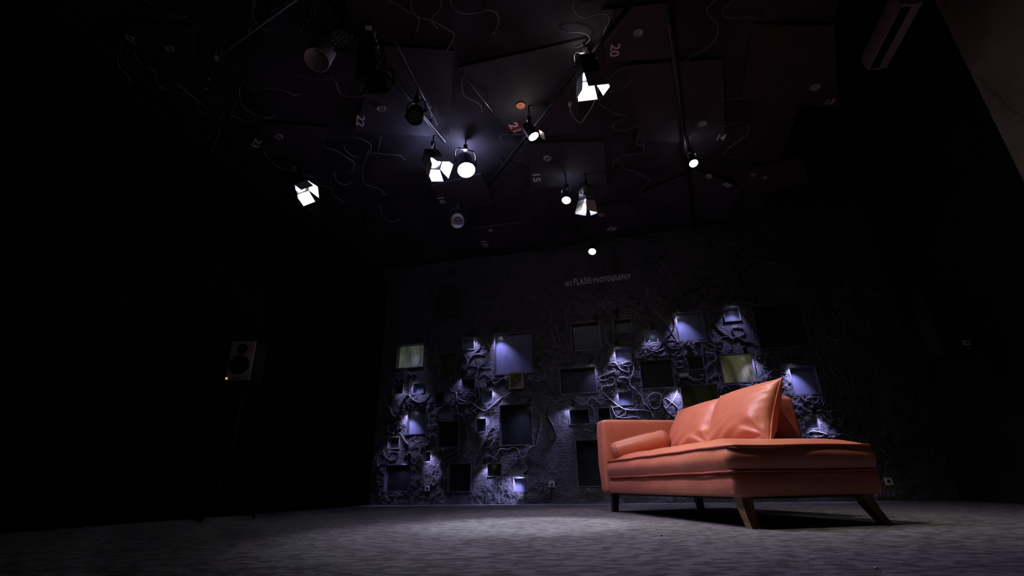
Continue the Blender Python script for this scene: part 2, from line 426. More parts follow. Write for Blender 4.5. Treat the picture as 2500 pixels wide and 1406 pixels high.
# ------------------------------------------------------------------ niches in the back wall (pixel rectangles on the photograph, put on the wall's plane)
# key: x0, y0, x1, y1, pane, depth, phrase
NICHES = [
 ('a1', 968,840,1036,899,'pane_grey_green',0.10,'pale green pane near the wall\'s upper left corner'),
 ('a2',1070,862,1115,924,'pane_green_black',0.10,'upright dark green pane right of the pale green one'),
 ('a3',1129,823,1160,855,'pane_blue',0.12,'small niche just left of the big blue pane'),
 ('a4',1207,811,1299,914,'pane_blue',0.07,'big glowing blue pane above the little framed picture'),
 ('a5', 958,937, 987,964,'pane_dark',0.12,'leftmost small niche below the pale green pane'),
 ('a6',1008,934,1036,961,'pane_blue',0.09,'small violet lit niche under the pale green pane'),
 ('a7',1062,955,1086,988,'pane_dark',0.12,'small unlit niche below the upright dark green pane'),
 ('a8',1125,922,1161,953,'pane_dark',0.12,'small dim niche left of the framed picture'),
 ('a9',1177,952,1205,985,'pane_blue',0.10,'small lit niche below and left of the framed picture'),
 ('b1', 993,996,1041,1061,'pane_blue',0.09,'upright lit blue pane in the left column'),
 ('b2',1068,1027,1121,1093,'pane_dark',0.10,'black upright pane right of the lit blue one'),
 ('b3',1159,1020,1189,1056,'pane_dark',0.13,'small dark square niche left of the tall dark pane'),
 ('b4',1219,985,1301,1088,'pane_dark',0.08,'tall dark pane below the little framed picture'),
 ('b5', 946,1066, 977,1096,'pane_dark',0.12,'small dark niche at the wall\'s lower left edge'),
 ('b6',1032,1101,1054,1128,'pane_dark',0.12,'tiny niche low on the left with a lit right edge'),
 ('b7', 939,1133,1000,1201,'pane_dark',0.10,'large black niche at the lower left corner'),
 ('b8',1093,1130,1151,1202,'pane_dark',0.09,'large black niche right of the lower left socket'),
 ('b9',1189,1130,1226,1164,'pane_dark',0.12,'small dark niche above the brightly lit plaster'),
 ('c1',1253,1165,1289,1201,'pane_blue',0.10,'small niche beside the brightest plaster near the floor'),
 ('c2',1389,998,1440,1037,'pane_dark',0.10,'small dark niche left of the sofa arm'),
 ('c3',1459,994,1492,1032,'pane_dark',0.10,'small dark niche just above the sofa arm corner'),
 ('c4',1407,1072,1474,1189,'pane_dark',0.09,'tall black pane beside the sofa arm'),
 ('d1',1394,786,1466,856,'pane_dark',0.08,'dark pane below the wall lettering'),
 ('d2',1498,778,1544,812,'pane_dark',0.09,'small unlit pane right of the one below the lettering'),
 ('d3',1572,806,1606,839,'pane_blue',0.10,'small violet lit niche left of the upright blue pane'),
 ('d4',1652,760,1721,833,'pane_blue',0.07,'upright blue pane high in the right half'),
 ('d5',1766,749,1807,785,'pane_blue',0.09,'small violet niche highest on the right'),
 ('d6',1842,739,1970,851,'pane_dark',0.08,'widest black pane at the upper right'),
 ('d7',1500,848,1541,882,'pane_blue',0.10,'small niche with brightly lit lower edge among pale cables'),
 ('d8',1367,896,1457,962,'pane_dark',0.07,'wide scratched dark pane in the middle'),
 ('d9',1563,877,1645,949,'pane_dark',0.08,'large dark pane above the sofa back'),
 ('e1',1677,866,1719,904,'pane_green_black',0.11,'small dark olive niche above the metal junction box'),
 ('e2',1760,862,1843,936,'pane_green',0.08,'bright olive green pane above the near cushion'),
 ('e3',1508,954,1546,990,'pane_blue',0.10,'small lit niche straight above the sofa arm'),
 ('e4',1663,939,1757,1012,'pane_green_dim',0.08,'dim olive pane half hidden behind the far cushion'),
 ('e5',1930,893,2000,965,'pane_blue',0.08,'violet lit pane right of the near cushion'),
 ('e6',1960,1010,1999,1048,'pane_dark',0.10,'rightmost small niche behind the sofa back'),
]
RECT = {}
for key, x0, y0, x1, y1, pm, dep, ph in NICHES:
    ym, xm = (y0+y1)/2, (x0+x1)/2
    sa = wall_sz(x0, ym)[0]; sb = wall_sz(x1, ym)[0]
    zb = wall_sz(xm, y1)[1]; zt = wall_sz(xm, y0)[1]
    RECT[key] = (sa, sb, zb, zt)

def grid_lines(lo, hi, fine_lo, fine_hi, fine, coarse, edges):
    xs = list(np.arange(lo, fine_lo, coarse)) + list(np.arange(fine_lo, fine_hi, fine)) + list(np.arange(fine_hi, hi, coarse)) + [hi]
    ed = sorted(edges); keep = []
    e2 = [ed[0]]
    for e in ed[1:]:
        if e - e2[-1] > 1e-4: e2.append(e)
    arr = np.array(e2)
    for x in xs:
        if np.min(np.abs(arr - x)) > fine * 0.45 or x in (lo, hi): keep.append(x)
    return np.array(sorted(set(keep + e2)))
sl = grid_lines(S0 - 0.05, S1 + 0.05, S0 - 0.05, 5.0, 0.0155, 0.05, [e for r in RECT.values() for e in r[:2]])
zl = grid_lines(0.0, 6.2, 0.0, 3.25, 0.0155, 0.06, [e for r in RECT.values() for e in r[2:]])
SS, ZZ = np.meshgrid(sl, zl, indexing='ij')
DD = -relief(SS, ZZ)
co = np.stack([SS, DD, ZZ], -1).reshape(-1, 3)
ns, nz_ = len(sl), len(zl)
sc_, zc_ = (sl[:-1]+sl[1:])/2, (zl[:-1]+zl[1:])/2
SC, ZC = np.meshgrid(sc_, zc_, indexing='ij')
hole = np.zeros(SC.shape, bool)
for sa, sb, zb, zt in RECT.values():
    hole |= (SC > sa) & (SC < sb) & (ZC > zb) & (ZC < zt)
ii, jj = np.where(~hole)
quads = np.stack([ii*nz_+jj, (ii+1)*nz_+jj, (ii+1)*nz_+jj+1, ii*nz_+jj+1], -1)
me = bpy.data.meshes.new('wall_back')
me.vertices.add(len(co)); me.vertices.foreach_set('co', co.ravel())
nq = len(quads)
me.loops.add(nq*4); me.loops.foreach_set('vertex_index', quads.ravel().astype(np.int32))
me.polygons.add(nq); me.polygons.foreach_set('loop_start', np.arange(0, nq*4, 4, dtype=np.int32))
me.update(calc_edges=True)
me.polygons.foreach_set('use_smooth', np.ones(nq, bool))
me.materials.append(MATS['plaster'])
wall_back = bpy.data.objects.new('wall_back', me); C.objects.link(wall_back); wall_back.matrix_world = WM
tag(wall_back, 'black rough plaster back wall pierced by many niches', 'wall', kind='structure')

def wp(s, y, z): return WM @ Vector((s, y, z))
FR = 0.014
for key, x0, y0, x1, y1, pm, dep, ph in NICHES:
    sa, sb, zb, zt = RECT[key]
    t = thing('wall_niche', wp((sa+sb)/2, 0, zb), 'recessed niche: ' + ph, 'niche', 'niches in the back wall')
    g = min(FR, 0.08*(sb-sa))
    # four boards of the frame, each a part
    MB().box((sa, -0.020, zb), (sb, dep, zb+g), WM).build('frame_board', 'niche_frame', t)
    MB().box((sa, -0.020, zt-g), (sb, dep, zt), WM).build('frame_board', 'niche_frame', t)
    MB().box((sa, -0.020, zb+g), (sa+g, dep, zt-g), WM).build('frame_board', 'niche_frame', t)
    MB().box((sb-g, -0.020, zb+g), (sb, dep, zt-g), WM).build('frame_board', 'niche_frame', t)
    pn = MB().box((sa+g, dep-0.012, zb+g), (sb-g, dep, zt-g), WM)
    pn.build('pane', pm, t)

# ------------------------------------------------------------------ small lamps clipped to the wall above the niches
# niche key, lens pixel, aim pixel on the wall, power factor, lit, phrase
LEDS = [
 ('a1',1019,836,1012,880,0.35,1),('a3',1150,822,1163,850,1.0,1),('a4',1209,813,1222,850,2.2,1),
 ('a5',974,937,985,975,0.35,1),('a6',1004,926,1022,966,0.9,1),('a8',1128,914,1122,945,0.35,0.5),
 ('a9',1193,942,1208,985,1.5,1),('b1',993,1000,996,1040,2.0,1),('b3',1162,1012,1196,1030,1.3,1),
 ('b4',1287,985,1262,1040,0.45,1),('b5',968,1058,962,1085,0.5,1),('b6',1036,1102,1056,1122,0.9,1),
 ('b7',990,1122,975,1150,0.3,0.5),('b9',1185,1131,1184,1160,0.8,1),('c1',1281,1156,1243,1188,3.4,1),
 ('c2',1396,990,1368,1022,0.9,1),('d1',1450,777,1440,820,0.0,0),('d2',1503,769,1510,800,0.0,0),
 ('d3',1592,805,1590,838,1.0,1),('d4',1655,758,1663,805,2.0,1),('d5',1793,740,1786,778,1.3,1),
 ('d6',1846,728,1880,800,0.0,0),('d7',1505,842,1512,884,2.3,1),('d8',1442,885,1450,930,0.6,1),
 ('e1',1682,856,1690,885,0.0,0),('e2',1821,861,1840,905,1.5,1),('e3',1511,946,1518,985,1.4,1),
 ('e4',1657,943,1640,980,1.6,1),('e5',1934,884,1934,930,2.2,1),('e6',1988,1009,1998,1040,1.2,1),
]
PHR = {n[0]: n[7] for n in NICHES}
LEDCOL = (0.47, 0.43, 1.0)
for key, lx, ly, ax, ay, pw, lit in LEDS:
    # the lens hangs about 9 cm in front of the wall
    d = 0.10
    P = on_plane(lx, ly, W0 - WI * d, WI)
    s = (P - W0).dot(WT); z = P.z
    sa, za = wall_sz(ax, ay)
    A = wp(sa, 0.0, za - 0.10)
    head_dir = (A - P).normalized()
    t = thing('picture_lamp', wp(s, 0, z + 0.05), 'small black lamp over the ' + PHR[key].replace('leftmost', 'left-hand').replace('rightmost', 'right-hand'), 'lamp', 'small lamps on the back wall')
    bs = s + 0.015; bz = z + 0.085
    rr = float(relief(bs, bz))
    BM = frame_m(wp(bs, -rr - 0.012, bz), WT, Vector((0, 0, 1)), -WI)
    MB().lathe([(0.026, -0.02), (0.026, 0.008), (0.02, 0.014)], 12, BM).build('wall_plate', 'black_metal', t, 40)
    M = aim_m(P, A)
    tail = M @ Vector((0, 0, 0.075))
    MB().tube(catmull([wp(bs, -rr, bz), wp(bs, -0.06, bz + 0.012), tail], 5), 0.0065, 6).build('arm', 'black_metal', t, True)
    MB().lathe([(0.012, 0.085), (0.02, 0.075), (0.024, 0.03), (0.031, 0.0), (0.031, -0.006), (0.027, -0.006), (0.025, 0.004)], 14, M, True, False).build('head', 'black_metal', t, 40)
    MB().lathe([(0.0252, 0.004), (0.0252, 0.001)], 14, M).build('lens', 'glow_led' if lit == 1 else 'led_dot', t)
    if pw > 0:
        spot('picture_lamp_light', M @ Matrix.Translation((0, 0, -0.008)), LED_POWER * pw, LEDCOL, 80, 1.0, 0.02, t)

# ------------------------------------------------------------------ cables on the back wall
def cr(ox, oy, k): return lambda L: [(ox + k*x, oy + k*y) for x, y in L]
c2 = cr(880, 780, 0.3273); c3 = cr(1330, 640, 0.32)
WALL_WIRES = [  # (mat, radius, pixels)
 ('wire_grey', .009, c2([(365,390),(370,500),(375,570),(420,620),(480,610),(520,550)])),
 ('wire_grey', .012, c2([(200,640),(225,660),(240,700),(265,725),(290,700),(310,630),(340,580),(360,565),(400,600),(440,620)])),
 ('wire_grey', .007, c2([(110,690),(150,680),(175,645),(205,630)])),
 ('wire_grey', .010, c2([(860,150),(890,180),(895,210),(850,250),(820,290),(800,360),(760,410)])),
 ('wire_grey', .010, c2([(950,165),(955,210),(930,250),(850,265),(820,300)])),
 ('wire_grey', .009, c2([(960,190),(970,240),(930,310),(890,350),(875,420),(880,500),(895,560),(880,600),(840,615),(780,610),(725,590)])),
 ('wire_grey', .008, c2([(945,490),(960,465),(1010,475),(1060,440),(1105,432)])),
 ('wire_pale', .008, c2([(720,540),(725,600),(750,630),(830,625),(870,650),(920,680),(960,670),(1020,610),(1060,580),(1130,540)])),
 ('wire_grey', .007, c2([(720,640),(740,740),(790,800),(805,880),(800,920),(770,940)])),
 ('wire_grey', .008, c2([(1228,450),(1280,445),(1330,465),(1370,440),(1370,380),(1340,330)])),
 ('wire_grey', .008, c2([(1480,140),(1500,200),(1460,300),(1430,420),(1390,520),(1300,590),(1295,640),(1340,720),(1350,780),(1330,870),(1310,940),(1280,950),(1255,975),(1240,1010),(1210,1030),(1190,1010),(1180,970),(1140,955),(1100,970),(1050,965),(1020,1000),(990,1060)])),
 ('wire_grey', .007, c2([(1300,590),(1370,580),(1420,590),(1480,640),(1589,620)])),
 ('wire_grey', .006, c2([(560,790),(510,810),(495,860),(530,880),(510,920),(485,950)])),
 ('wire_grey', .006, c2([(740,980),(745,1040),(770,1010),(790,1030)])),
 ('wire_grey', .007, c2([(650,480),(680,530),(715,545),(680,600),(640,640),(580,670),(560,720),(575,760)])),
 ('wire_black', .018, c2([(600,1230),(625,1150),(600,1080),(640,1030),(700,1000),(760,960)])),
 ('wire_grey', .016, c2([(750,250),(790,280),(800,330),(780,380),(740,420)])),
 ('wire_black', .020, c2([(1400,640),(1400,720),(1440,800),(1460,880),(1420,900)])),
 ('wire_black', .016, c2([(700,700),(760,720),(790,800),(780,860)])),
 ('wire_grey', .012, c2([(215,790),(210,830),(250,850),(300,850),(330,900),(360,930)])),
 ('wire_black', .013, c3([(1130,0),(1160,40),(1210,90),(1215,150),(1180,200),(1080,240),(1020,290),(940,290),(910,270),(900,330),(960,400),(990,470),(960,550),(920,600),(960,660),(1020,660)])),
 ('wire_pale', .009, c3([(505,790),(500,770),(540,770),(570,810),(600,830),(640,840),(640,800),(600,790),(600,770),(660,765),(680,820),(660,880),(650,920)])),
 ('wire_pale', .010, c3([(540,830),(500,850),(430,875),(425,900),(460,905),(510,880),(535,900),(520,940),(450,950),(440,980),(470,1020),(540,1080),(600,1120),(660,1130),(740,1130),(800,1140)])),
 ('wire_pale', .009, c3([(580,900),(570,885),(610,880),(640,900),(660,950),(700,980),(740,1030),(760,1080),(800,1120),(830,1190)])),
 ('wire_pale', .009, c3([(800,1070),(790,1030),(830,1000),(880,1010),(890,1060),(870,1110),(830,1120),(800,1090)])),
 ('wire_pale', .008, c3([(1010,970),(1000,1020),(960,1080),(920,1120),(900,1080),(920,1040),(980,1080),(1010,1110)])),
 ('wire_black', .022, c3([(930,970),(900,1040),(910,1110),(960,1170),(1000,1195)])),
 ('wire_grey', .008, c3([(0,1030),(40,1035),(80,1065),(150,1055),(200,1040),(240,1060),(290,1090),(330,1070),(360,1030),(400,1060),(440,1080),(470,1050),(520,1060)])),
 ('wire_grey', .008, c3([(290,1330),(310,1280),(370,1290),(380,1200),(370,1120),(330,1090),(250,1085)])),
 ('wire_pale', .009, c3([(510,1100),(540,1170),(600,1190),(680,1180),(730,1190)])),
 ('wire_pale', .008, c3([(510,1110),(580,1105),(620,1150),(570,1180),(540,1190)])),
 ('wire_grey', .008, c3([(680,560),(700,620),(720,660),(690,700),(710,760),(700,800)])),
 ('wire_grey', .009, c3([(800,600),(780,650),(830,680),(880,640),(900,600),(930,640),(880,680),(830,690),(810,700)])),
 ('wire_grey', .009, c3([(1030,640),(1080,610),(1090,650),(1140,690),(1180,680),(1130,620),(1200,610),(1250,600)])),
 ('wire_grey', .009, c3([(1250,450),(1300,470),(1340,520),(1400,560),(1440,580),(1520,540),(1500,500),(1430,500),(1440,540),(1500,590),(1560,600),(1600,620)])),
 ('wire_grey', .008, c3([(1280,520),(1270,580),(1320,610),(1360,600),(1350,640),(1290,650)])),
 ('wire_grey', .008, c3([(1590,740),(1620,760),(1680,770),(1650,800),(1700,810)])),
 ('wire_grey', .008, c3([(1700,860),(1740,830),(1800,840),(1790,900),(1830,920)])),
 ('wire_grey', .007, c3([(1350,940),(1400,960),(1430,1000)])),
 ('wire_grey', .008, c3([(1340,1000),(1360,950),(1440,935),(1500,935),(1560,950)])),
 ('wire_grey', .009, c3([(1940,1020),(1980,1060),(2000,1040),(2040,1080),(2080,1060),(2060,1030),(1990,1040)])),
 ('wire_grey', .008, c3([(1940,1090),(2000,1130),(2060,1140),(2100,1130)])),
 ('wire_grey', .007, c3([(2100,1130),(2150,1200),(2190,1210),(2170,1150),(2220,1130),(2320,1150),(2370,1210),(2380,1260),(2330,1310),(2200,1310)])),
 ('wire_grey', .007, c3([(1990,140),(2040,200),(2050,300),(2010,400),(2080,500),(2200,600),(2280,680),(2310,760),(2260,850),(2320,950),(2330,1040),(2250,1080)])),
 ('wire_grey', .007, c3([(2080,480),(2120,560),(2070,680),(2110,760),(2130,850),(2180,900),(2200,980),(2150,1020)])),
 ('wire_grey', .007, c3([(0,900),(40,860),(60,780),(90,700),(130,740),(170,720),(190,660),(150,580),(100,520),(60,400),(0,330)])),
 ('wire_grey', .007, c3([(100,660),(60,560),(40,440),(70,400)])),
 ('wire_grey', .007, c3([(440,720),(350,690),(300,700),(260,730),(270,750),(335,752)])),
 ('wire_pale', .009, c3([(1990,1310),(2040,1290),(2100,1300),(2150,1320),(2100,1330),(2040,1330)])),
 ('wire_grey', .008, c3([(1010,680),(985,730),(1000,800),(1060,800),(1050,760),(1010,770),(990,830),(1030,870)])),
 ('wire_grey', .008, c3([(1095,870),(1130,890),(1190,900),(1210,870),(1180,860)])),
 ('wire_grey', .008, c3([(1230,690),(1290,700),(1310,740),(1250,780),(1230,840),(1250,890),(1320,850),(1330,900)])),
]
SOCKETS = [wall_sz(*q) for q in ((1045, 1192), (1348, 1182), (2167, 1175))]
def in_niche(s, z, pad=0.03):
    return any(math.dist((s, z), q) < 0.16 for q in SOCKETS) and pad > 0 or (0.75 < s < 2.15 and 3.15 < z < 3.55) or any(sa - pad < s < sb + pad and zb - pad < z < zt + pad for sa, sb, zb, zt in RECT.values())
rnd = random.Random(11)
def wander(s, z, n, step, bound):
    a = rnd.uniform(0, 6.28); curv = rnd.uniform(-1.4, 1.4); out = [(s, z)]
    for i in range(n):
        if rnd.random() < 0.35: curv = rnd.uniform(-1.6, 1.6)
        for tr in range(14):
            s2 = s + step*math.cos(a); z2 = z + step*math.sin(a)
            if not in_niche(s2, z2) and bound[0] < s2 < bound[1] and bound[2] < z2 < bound[3]: break
            a += 0.45 if curv > 0 else -0.45
        else: break
        s, z = s2, z2; out.append((s, z)); a += curv*0.6
    return out
paths = []
for m_, r_, px in WALL_WIRES:
    paths.append((m_, r_*0.72, [wall_sz(x, y) for x, y in px]))
for (n, b, mm) in ((46, (1.5, 5.0, 0.9, 3.35), ('wire_grey', 'wire_grey', 'wire_black')),
                   (12, (0.6, 2.6, 1.6, 3.1), ('wire_grey', 'wire_black')),
                   (8, (3.4, 4.9, 0.10, 0.8), ('wire_grey', 'wire_pale')),
                   (10, (-2.3, 0.8, 0.3, 3.0), ('wire_black', 'wire_grey')),
                   (10, (2.2, 4.6, 2.7, 3.9), ('wire_black', 'wire_grey'))):
    for k in range(n):
        while True:
            s = rnd.uniform(b[0], b[1]); z = rnd.uniform(b[2], b[3])
            if not in_niche(s, z): break
        w = wander(s, z, rnd.randint(7, 20), rnd.uniform(0.07, 0.11), b)
        if len(w) > 4: paths.append((rnd.choice(mm), rnd.uniform(.0038, .006), w))
CNAME = {'wire_pale': 'pale', 'wire_grey': 'thin grey', 'wire_black': 'black'}
def label_by_place(items, sites, tail, ysign=-1):
    """items: (colour word, centre, length); one label each, from the nearest site and the length"""
    near = {}
    for i, (cw, c, L) in enumerate(items):
        ph = min(sites, key=lambda q: (q[0][0]-c[0])**2 + (q[0][1]-c[1])**2)[1]
        near.setdefault((cw, ph), []).append((L, i))
    out = [None]*len(items)
    for (cw, ph), lst in near.items():
        base = cw + ' cable ' + tail + ' the ' + ph
        ids = [i for L, i in lst]
        if len(ids) == 1: out[ids[0]] = base; continue
        ways = [('longest', lambda i: -items[i][2]), ('shortest', lambda i: items[i][2]), ('highest', lambda i: ysign*items[i][1][1]), ('lowest', lambda i: -ysign*items[i][1][1]), ('leftmost', lambda i: items[i][1][0]), ('rightmost', lambda i: -items[i][1][0])]
        for i in ids: out[i] = base
        if len(ids) == 2: ways = [('longer', ways[0][1]), ('shorter', ways[1][1])]
        for word, keyf in ways:
            top = min(ids, key=keyf)
            if out[top] == base: out[top] = word + ' ' + base
    return out
_sites = [(((RECT[n[0]][0]+RECT[n[0]][1])/2, (RECT[n[0]][2]+RECT[n[0]][3])/2), n[7]) for n in NICHES]
_labs = label_by_place([(CNAME[m_], (sum(p[0] for p in sz)/len(sz), sum(p[1] for p in sz)/len(sz)), sum(math.dist(a, b) for a, b in zip(sz, sz[1:]))) for m_, r_, sz in paths], _sites, 'by')
for (m_, r_, sz), lab_ in zip(paths, _labs):
    pts = catmull([Vector((s, 0, z)) for s, z in sz], 5)
    q = []
    for p in pts:
        inside = in_niche(p.x, p.z, 0.0)
        q.append(wp(p.x, -0.022 - r_ if inside else -float(relief(p.x, p.z)) - r_*0.9 - 0.004, p.z))
    o = MB().tube(q, r_, 5).build('cable', m_, None, True, origin=q[0])
    tag(o, lab_, 'cable', CNAME[m_] + ' cables on the back wall')

# ------------------------------------------------------------------ lettering on the wall
lt = thing('wall_lettering', wp(wall_sz(1462, 690)[0], -0.02, 3.3), 'grey capitals reading NO FLASH PHOTOGRAPHY high on the back wall', 'lettering')
for wd, xa, xb, yb0, yt0 in (('NO', 1380, 1396.5, 701, 688.5), ('FLASH', 1400.5, 1444, 698.5, 683), ('PHOTOGRAPHY', 1448.5, 1543, 692, 676.5)):
    sa = wall_sz(xa, 690)[0]; sb = wall_sz(xb, 690)[0]
    zb = 3.285; hgt = {'NO': 0.094, 'FLASH': 0.125, 'PHOTOGRAPHY': 0.098}[wd]
    me_ = text_mesh(wd, 0.05, 0.002, 1.22)
    xs = [v.co.x for v in me_.vertices]; ys = [v.co.y for v in me_.vertices]
    for v in me_.vertices:
        u = (v.co.x - min(xs)) / (max(xs) - min(xs)); w_ = (v.co.y - min(ys)) / (max(ys) - min(ys))
        s = sa + u*(sb - sa); z = zb + w_*hgt
        v.co = wp(s, -0.017 + v.co.z*0.5, z) - lt.location
    me_.materials.clear(); me_.materials.append(MATS['wall_letter'])
    o = bpy.data.objects.new('word', me_); C.objects.link(o); o.parent = lt

# ------------------------------------------------------------------ small framed picture
sa, zt = wall_sz(1244, 911); sb, zb = wall_sz(1280, 949)
t = thing('framed_picture', wp((sa+sb)/2, 0, zb), 'little picture in a yellowish frame below the big blue pane', 'picture')
g = 0.022
for lo, hi in (((sa, zb), (sb, zb+g)), ((sa, zt-g), (sb, zt)), ((sa, zb+g), (sa+g, zt-g)), ((sb-g, zb+g), (sb, zt-g))):
    MB().box((lo[0], -0.055, lo[1]), (hi[0], -0.004, hi[1]), WM).build('frame_bar', 'gilt', t)
MB().box((sa+g, -0.042, zb+g), (sb-g, -0.006, zt-g), WM).build('print', 'picture', t)

# ------------------------------------------------------------------ sockets, plug, junction box
def socket(px, py, label, plug=False):
    s, z = wall_sz(px, py); h = 0.042
    t = thing('wall_socket', wp(s, -0.02, z - h), label, 'socket', 'wall sockets')
    b = MB()
    pr = [(0.0, h), (0.004, h+0.0)]
    b.box((s-h, -0.030, z-h), (s+h, -0.004, z+h), WM)
    b.build('plate', 'white_plastic', t)
    M = frame_m(wp(s, -0.0305, z), WT, Vector((0, 0, 1)), -WI)
    MB().lathe([(0.026, -0.004), (0.026, 0.004), (0.021, 0.004), (0.020, 0.001)], 18, M, True, False).build('rim', 'white_plastic', t, 40)
    MB().lathe([(0.0205, 0.0), (0.0205, 0.0012)], 18, M).build('well', 'black_plastic', t)
    for k in (-1, 1):
        MB().lathe([(0.003, 0.001), (0.003, 0.003)], 8, frame_m(wp(s + k*0.0095, -0.0305, z), WT, Vector((0, 0, 1)), -WI)).build('contact_hole', 'steel', t)
    return s, z
socket(1045, 1192, 'white socket low on the wall between two black niches')
s, z = socket(1348, 1182, 'white socket with a black plug left of the sofa')
socket(2167, 1175, 'dim white socket low on the wall right of the sofa')
t = thing('power_plug', wp(s, -0.035, z), 'black plug in the socket, its cord running down to the floor', 'plug')
MB().lathe([(0.019, 0.0), (0.019, 0.02), (0.014, 0.03), (0.006, 0.034)], 14, frame_m(wp(s, -0.033, z), WT, Vector((0, 0, 1)), -WI)).build('plug_body', 'black_plastic', t, 40)
cp = [wp(s, -0.060, z), wp(s+0.002, -0.075, z-0.05), wp(s-0.01, -0.06, z-0.14), wp(s-0.03, -0.07, z-0.21), wp(s+0.10, -0.10, 0.012), wp(s+0.32, -0.09, 0.010), wp(s+0.60, -0.12, 0.010), wp(s+0.95, -0.10, 0.010)]
MB().tube(catmull(cp, 8), 0.007, 6).build('cord', 'wire_black', t, True)
o = MB().tube(catmull([wp(s-0.45, -0.12, 0.010), wp(s-0.28, -0.10, 0.02), wp(s-0.12, -0.08, 0.10), wp(s-0.02, -0.06, 0.17)], 8), 0.007, 6).build('cable', 'wire_black', None, True, origin=wp(s-0.45, -0.12, 0))
tag(o, 'black cable sloping up from the floor beside the plug', 'cable')
s, z = wall_sz(1669, 918)
t = thing('junction_box', wp(s, 0, z), 'small pale metal junction box among the cables', 'box')
MB().box((s-0.065, -0.075, z-0.03), (s+0.065, -0.006, z+0.03), WM).build('body', 'grey_metal', t)
MB().box((s-0.055, -0.080, z-0.022), (s+0.055, -0.0751, z+0.022), WM).build('lid', 'dirty_white', t)

# ------------------------------------------------------------------ the sofa
YAW = 0.187
SO = Vector((1.29, 3.06, 0)); SU = Vector((-math.sin(YAW), math.cos(YAW), 0)); SV = Vector((math.cos(YAW), math.sin(YAW), 0))
def sp(u, v, z): return SO + SU*u + SV*v + Vector((0, 0, z))
LEN, DEP = 2.03, 1.0
def rrect(u0, u1, v0, v1, r, k=6, per=10):
    """rounded rectangle, anticlockwise in (u, v), with points along the straight sides too"""
    pts = []
    cs = [((u1-r, v1-r), 0), ((u0+r, v1-r), 90), ((u0+r, v0+r), 180), ((u1-r, v0+r), 270)]
    arcs = []
    for (cu, cv), a0 in cs:
        arcs.append([(cu + r*math.cos(math.radians(a0 + 90*i/k)), cv + r*math.sin(math.radians(a0 + 90*i/k))) for i in range(k+1)])
    for i in range(4):
        pts += arcs[i]
        a = arcs[i][-1]; b = arcs[(i+1) % 4][0]
        for q in range(1, per): pts.append((a[0] + (b[0]-a[0])*q/per, a[1] + (b[1]-a[1])*q/per))
    return pts
def inset(pts, c, k):
    return [(c[0] + (p[0]-c[0])*k, c[1] + (p[1]-c[1])*k) for p in pts]
def wob(u, v, z, a):
    return a*(math.sin(7.3*u + 3.1*z*6) * math.cos(5.9*v + 2.0) + 0.6*math.sin(13.7*u + 9.1*v + 21*z))
def soft_slab(u0, u1, v0, v1, z0, z1, r, bulge, crown, mb, rt=0.03, wobble=0.004, tilt=None, per=14, sag=0.0):
    rings = []
    base = rrect(u0, u1, v0, v1, r, 6, per)
    c = ((u0+u1)/2, (v0+v1)/2)
    def ring(off, z, wb=1.0, crownf=0.0):
        out = []
        n = len(base)
        for i, p in enumerate(base):
            a = base[i-1]; b = base[(i+1) % n]
            tx, ty = b[0]-a[0], b[1]-a[1]; L = math.hypot(tx, ty) or 1
            nx, ny = ty/L, -tx/L
            u = p[0] + nx*off; v = p[1] + ny*off
            w_ = wob(u, v, z, wobble*wb)
            u += nx*w_; v += ny*w_
            zz = z
            if tilt: u, v = tilt(u, v, zz)
            out.append(sp(u, v, zz))
        return out
    H = z1 - z0
    rings.append(ring(-rt, z0, 0))
    for k in range(1, 4):
        a = math.pi/2*k/3; rings.append(ring(-rt + rt*math.sin(a), z0 + rt*(1-math.cos(a)), 0.3))
    for k in range(1, 8):
        f = k/8; rings.append(ring(bulge*math.sin(math.pi*f), z0 + rt + (H - 2*rt)*f, 1))
    for k in range(0, 4):
        a = math.pi/2*k/3; rings.append(ring(-rt + rt*math.cos(a), z1 - rt + rt*math.sin(a), 0.3 if k else 0.6))
    top = [(p - SO) for p in rings[-1]]
    tu = [(p.dot(SU), p.dot(SV)) for p in top]
    cc = (sum(p[0] for p in tu)/len(tu), sum(p[1] for p in tu)/len(tu))
    for k in (0.985, 0.965, 0.94, 0.90, 0.85, 0.78, 0.68, 0.5, 0.25, 0.02):
        rings.append([sp(cc[0] + (u-cc[0])*k, cc[1] + (v-cc[1])*k, z1 + crown*(1 - k**6.0) + (wob(u*k, v*k, 1, wobble*0.6) if crown > 0.01 else 0)) for u, v in tu])
    mb.loft(rings)
    return mb
sofa = thing('sofa', sp(LEN/2, DEP/2, 0), 'orange leather chaise sofa with splayed wooden legs', 'sofa')
Z1, Z2, Z3 = 0.165, 0.295, 0.453
soft_slab(0.0, LEN + 0.19, 0.0, DEP, Z1, Z2 + 0.005, 0.05, 0.008, 0.0, MB(), 0.02, 0.003).build('base', 'leather', sofa, 60)
MB().box((0.05, 0.05, Z1 - 0.012), (LEN + 0.14, DEP - 0.05, Z1 + 0.01), frame_m(SO, SU, SV, Vector((0, 0, 1)))).build('underside_cloth', 'under_cloth', sofa)
seat = soft_slab(-0.012, LEN + 0.015, -0.012, DEP - 0.005, Z2 + 0.004, Z3 + 0.004, 0.06, 0.022, 0.068, MB(), 0.014, 0.004, per=18).build('seat_cushion', 'leather', sofa, 60)
for zz, off in ((Z3 - 0.002, -0.017), (Z2 + 0.010, -0.017)):
    pr = rrect(off, LEN + 0.015 - off*0, off, DEP - 0.005, 0.06, 6, 14)
    b = MB().tube([sp(u, v, zz + wob(u, v, zz, 0.0025)) for u, v in pr], 0.0075, 6, closed=True)
    tag(b.build('piping', 'piping', seat, True), 'darker piped seam round the seat cushion edge')
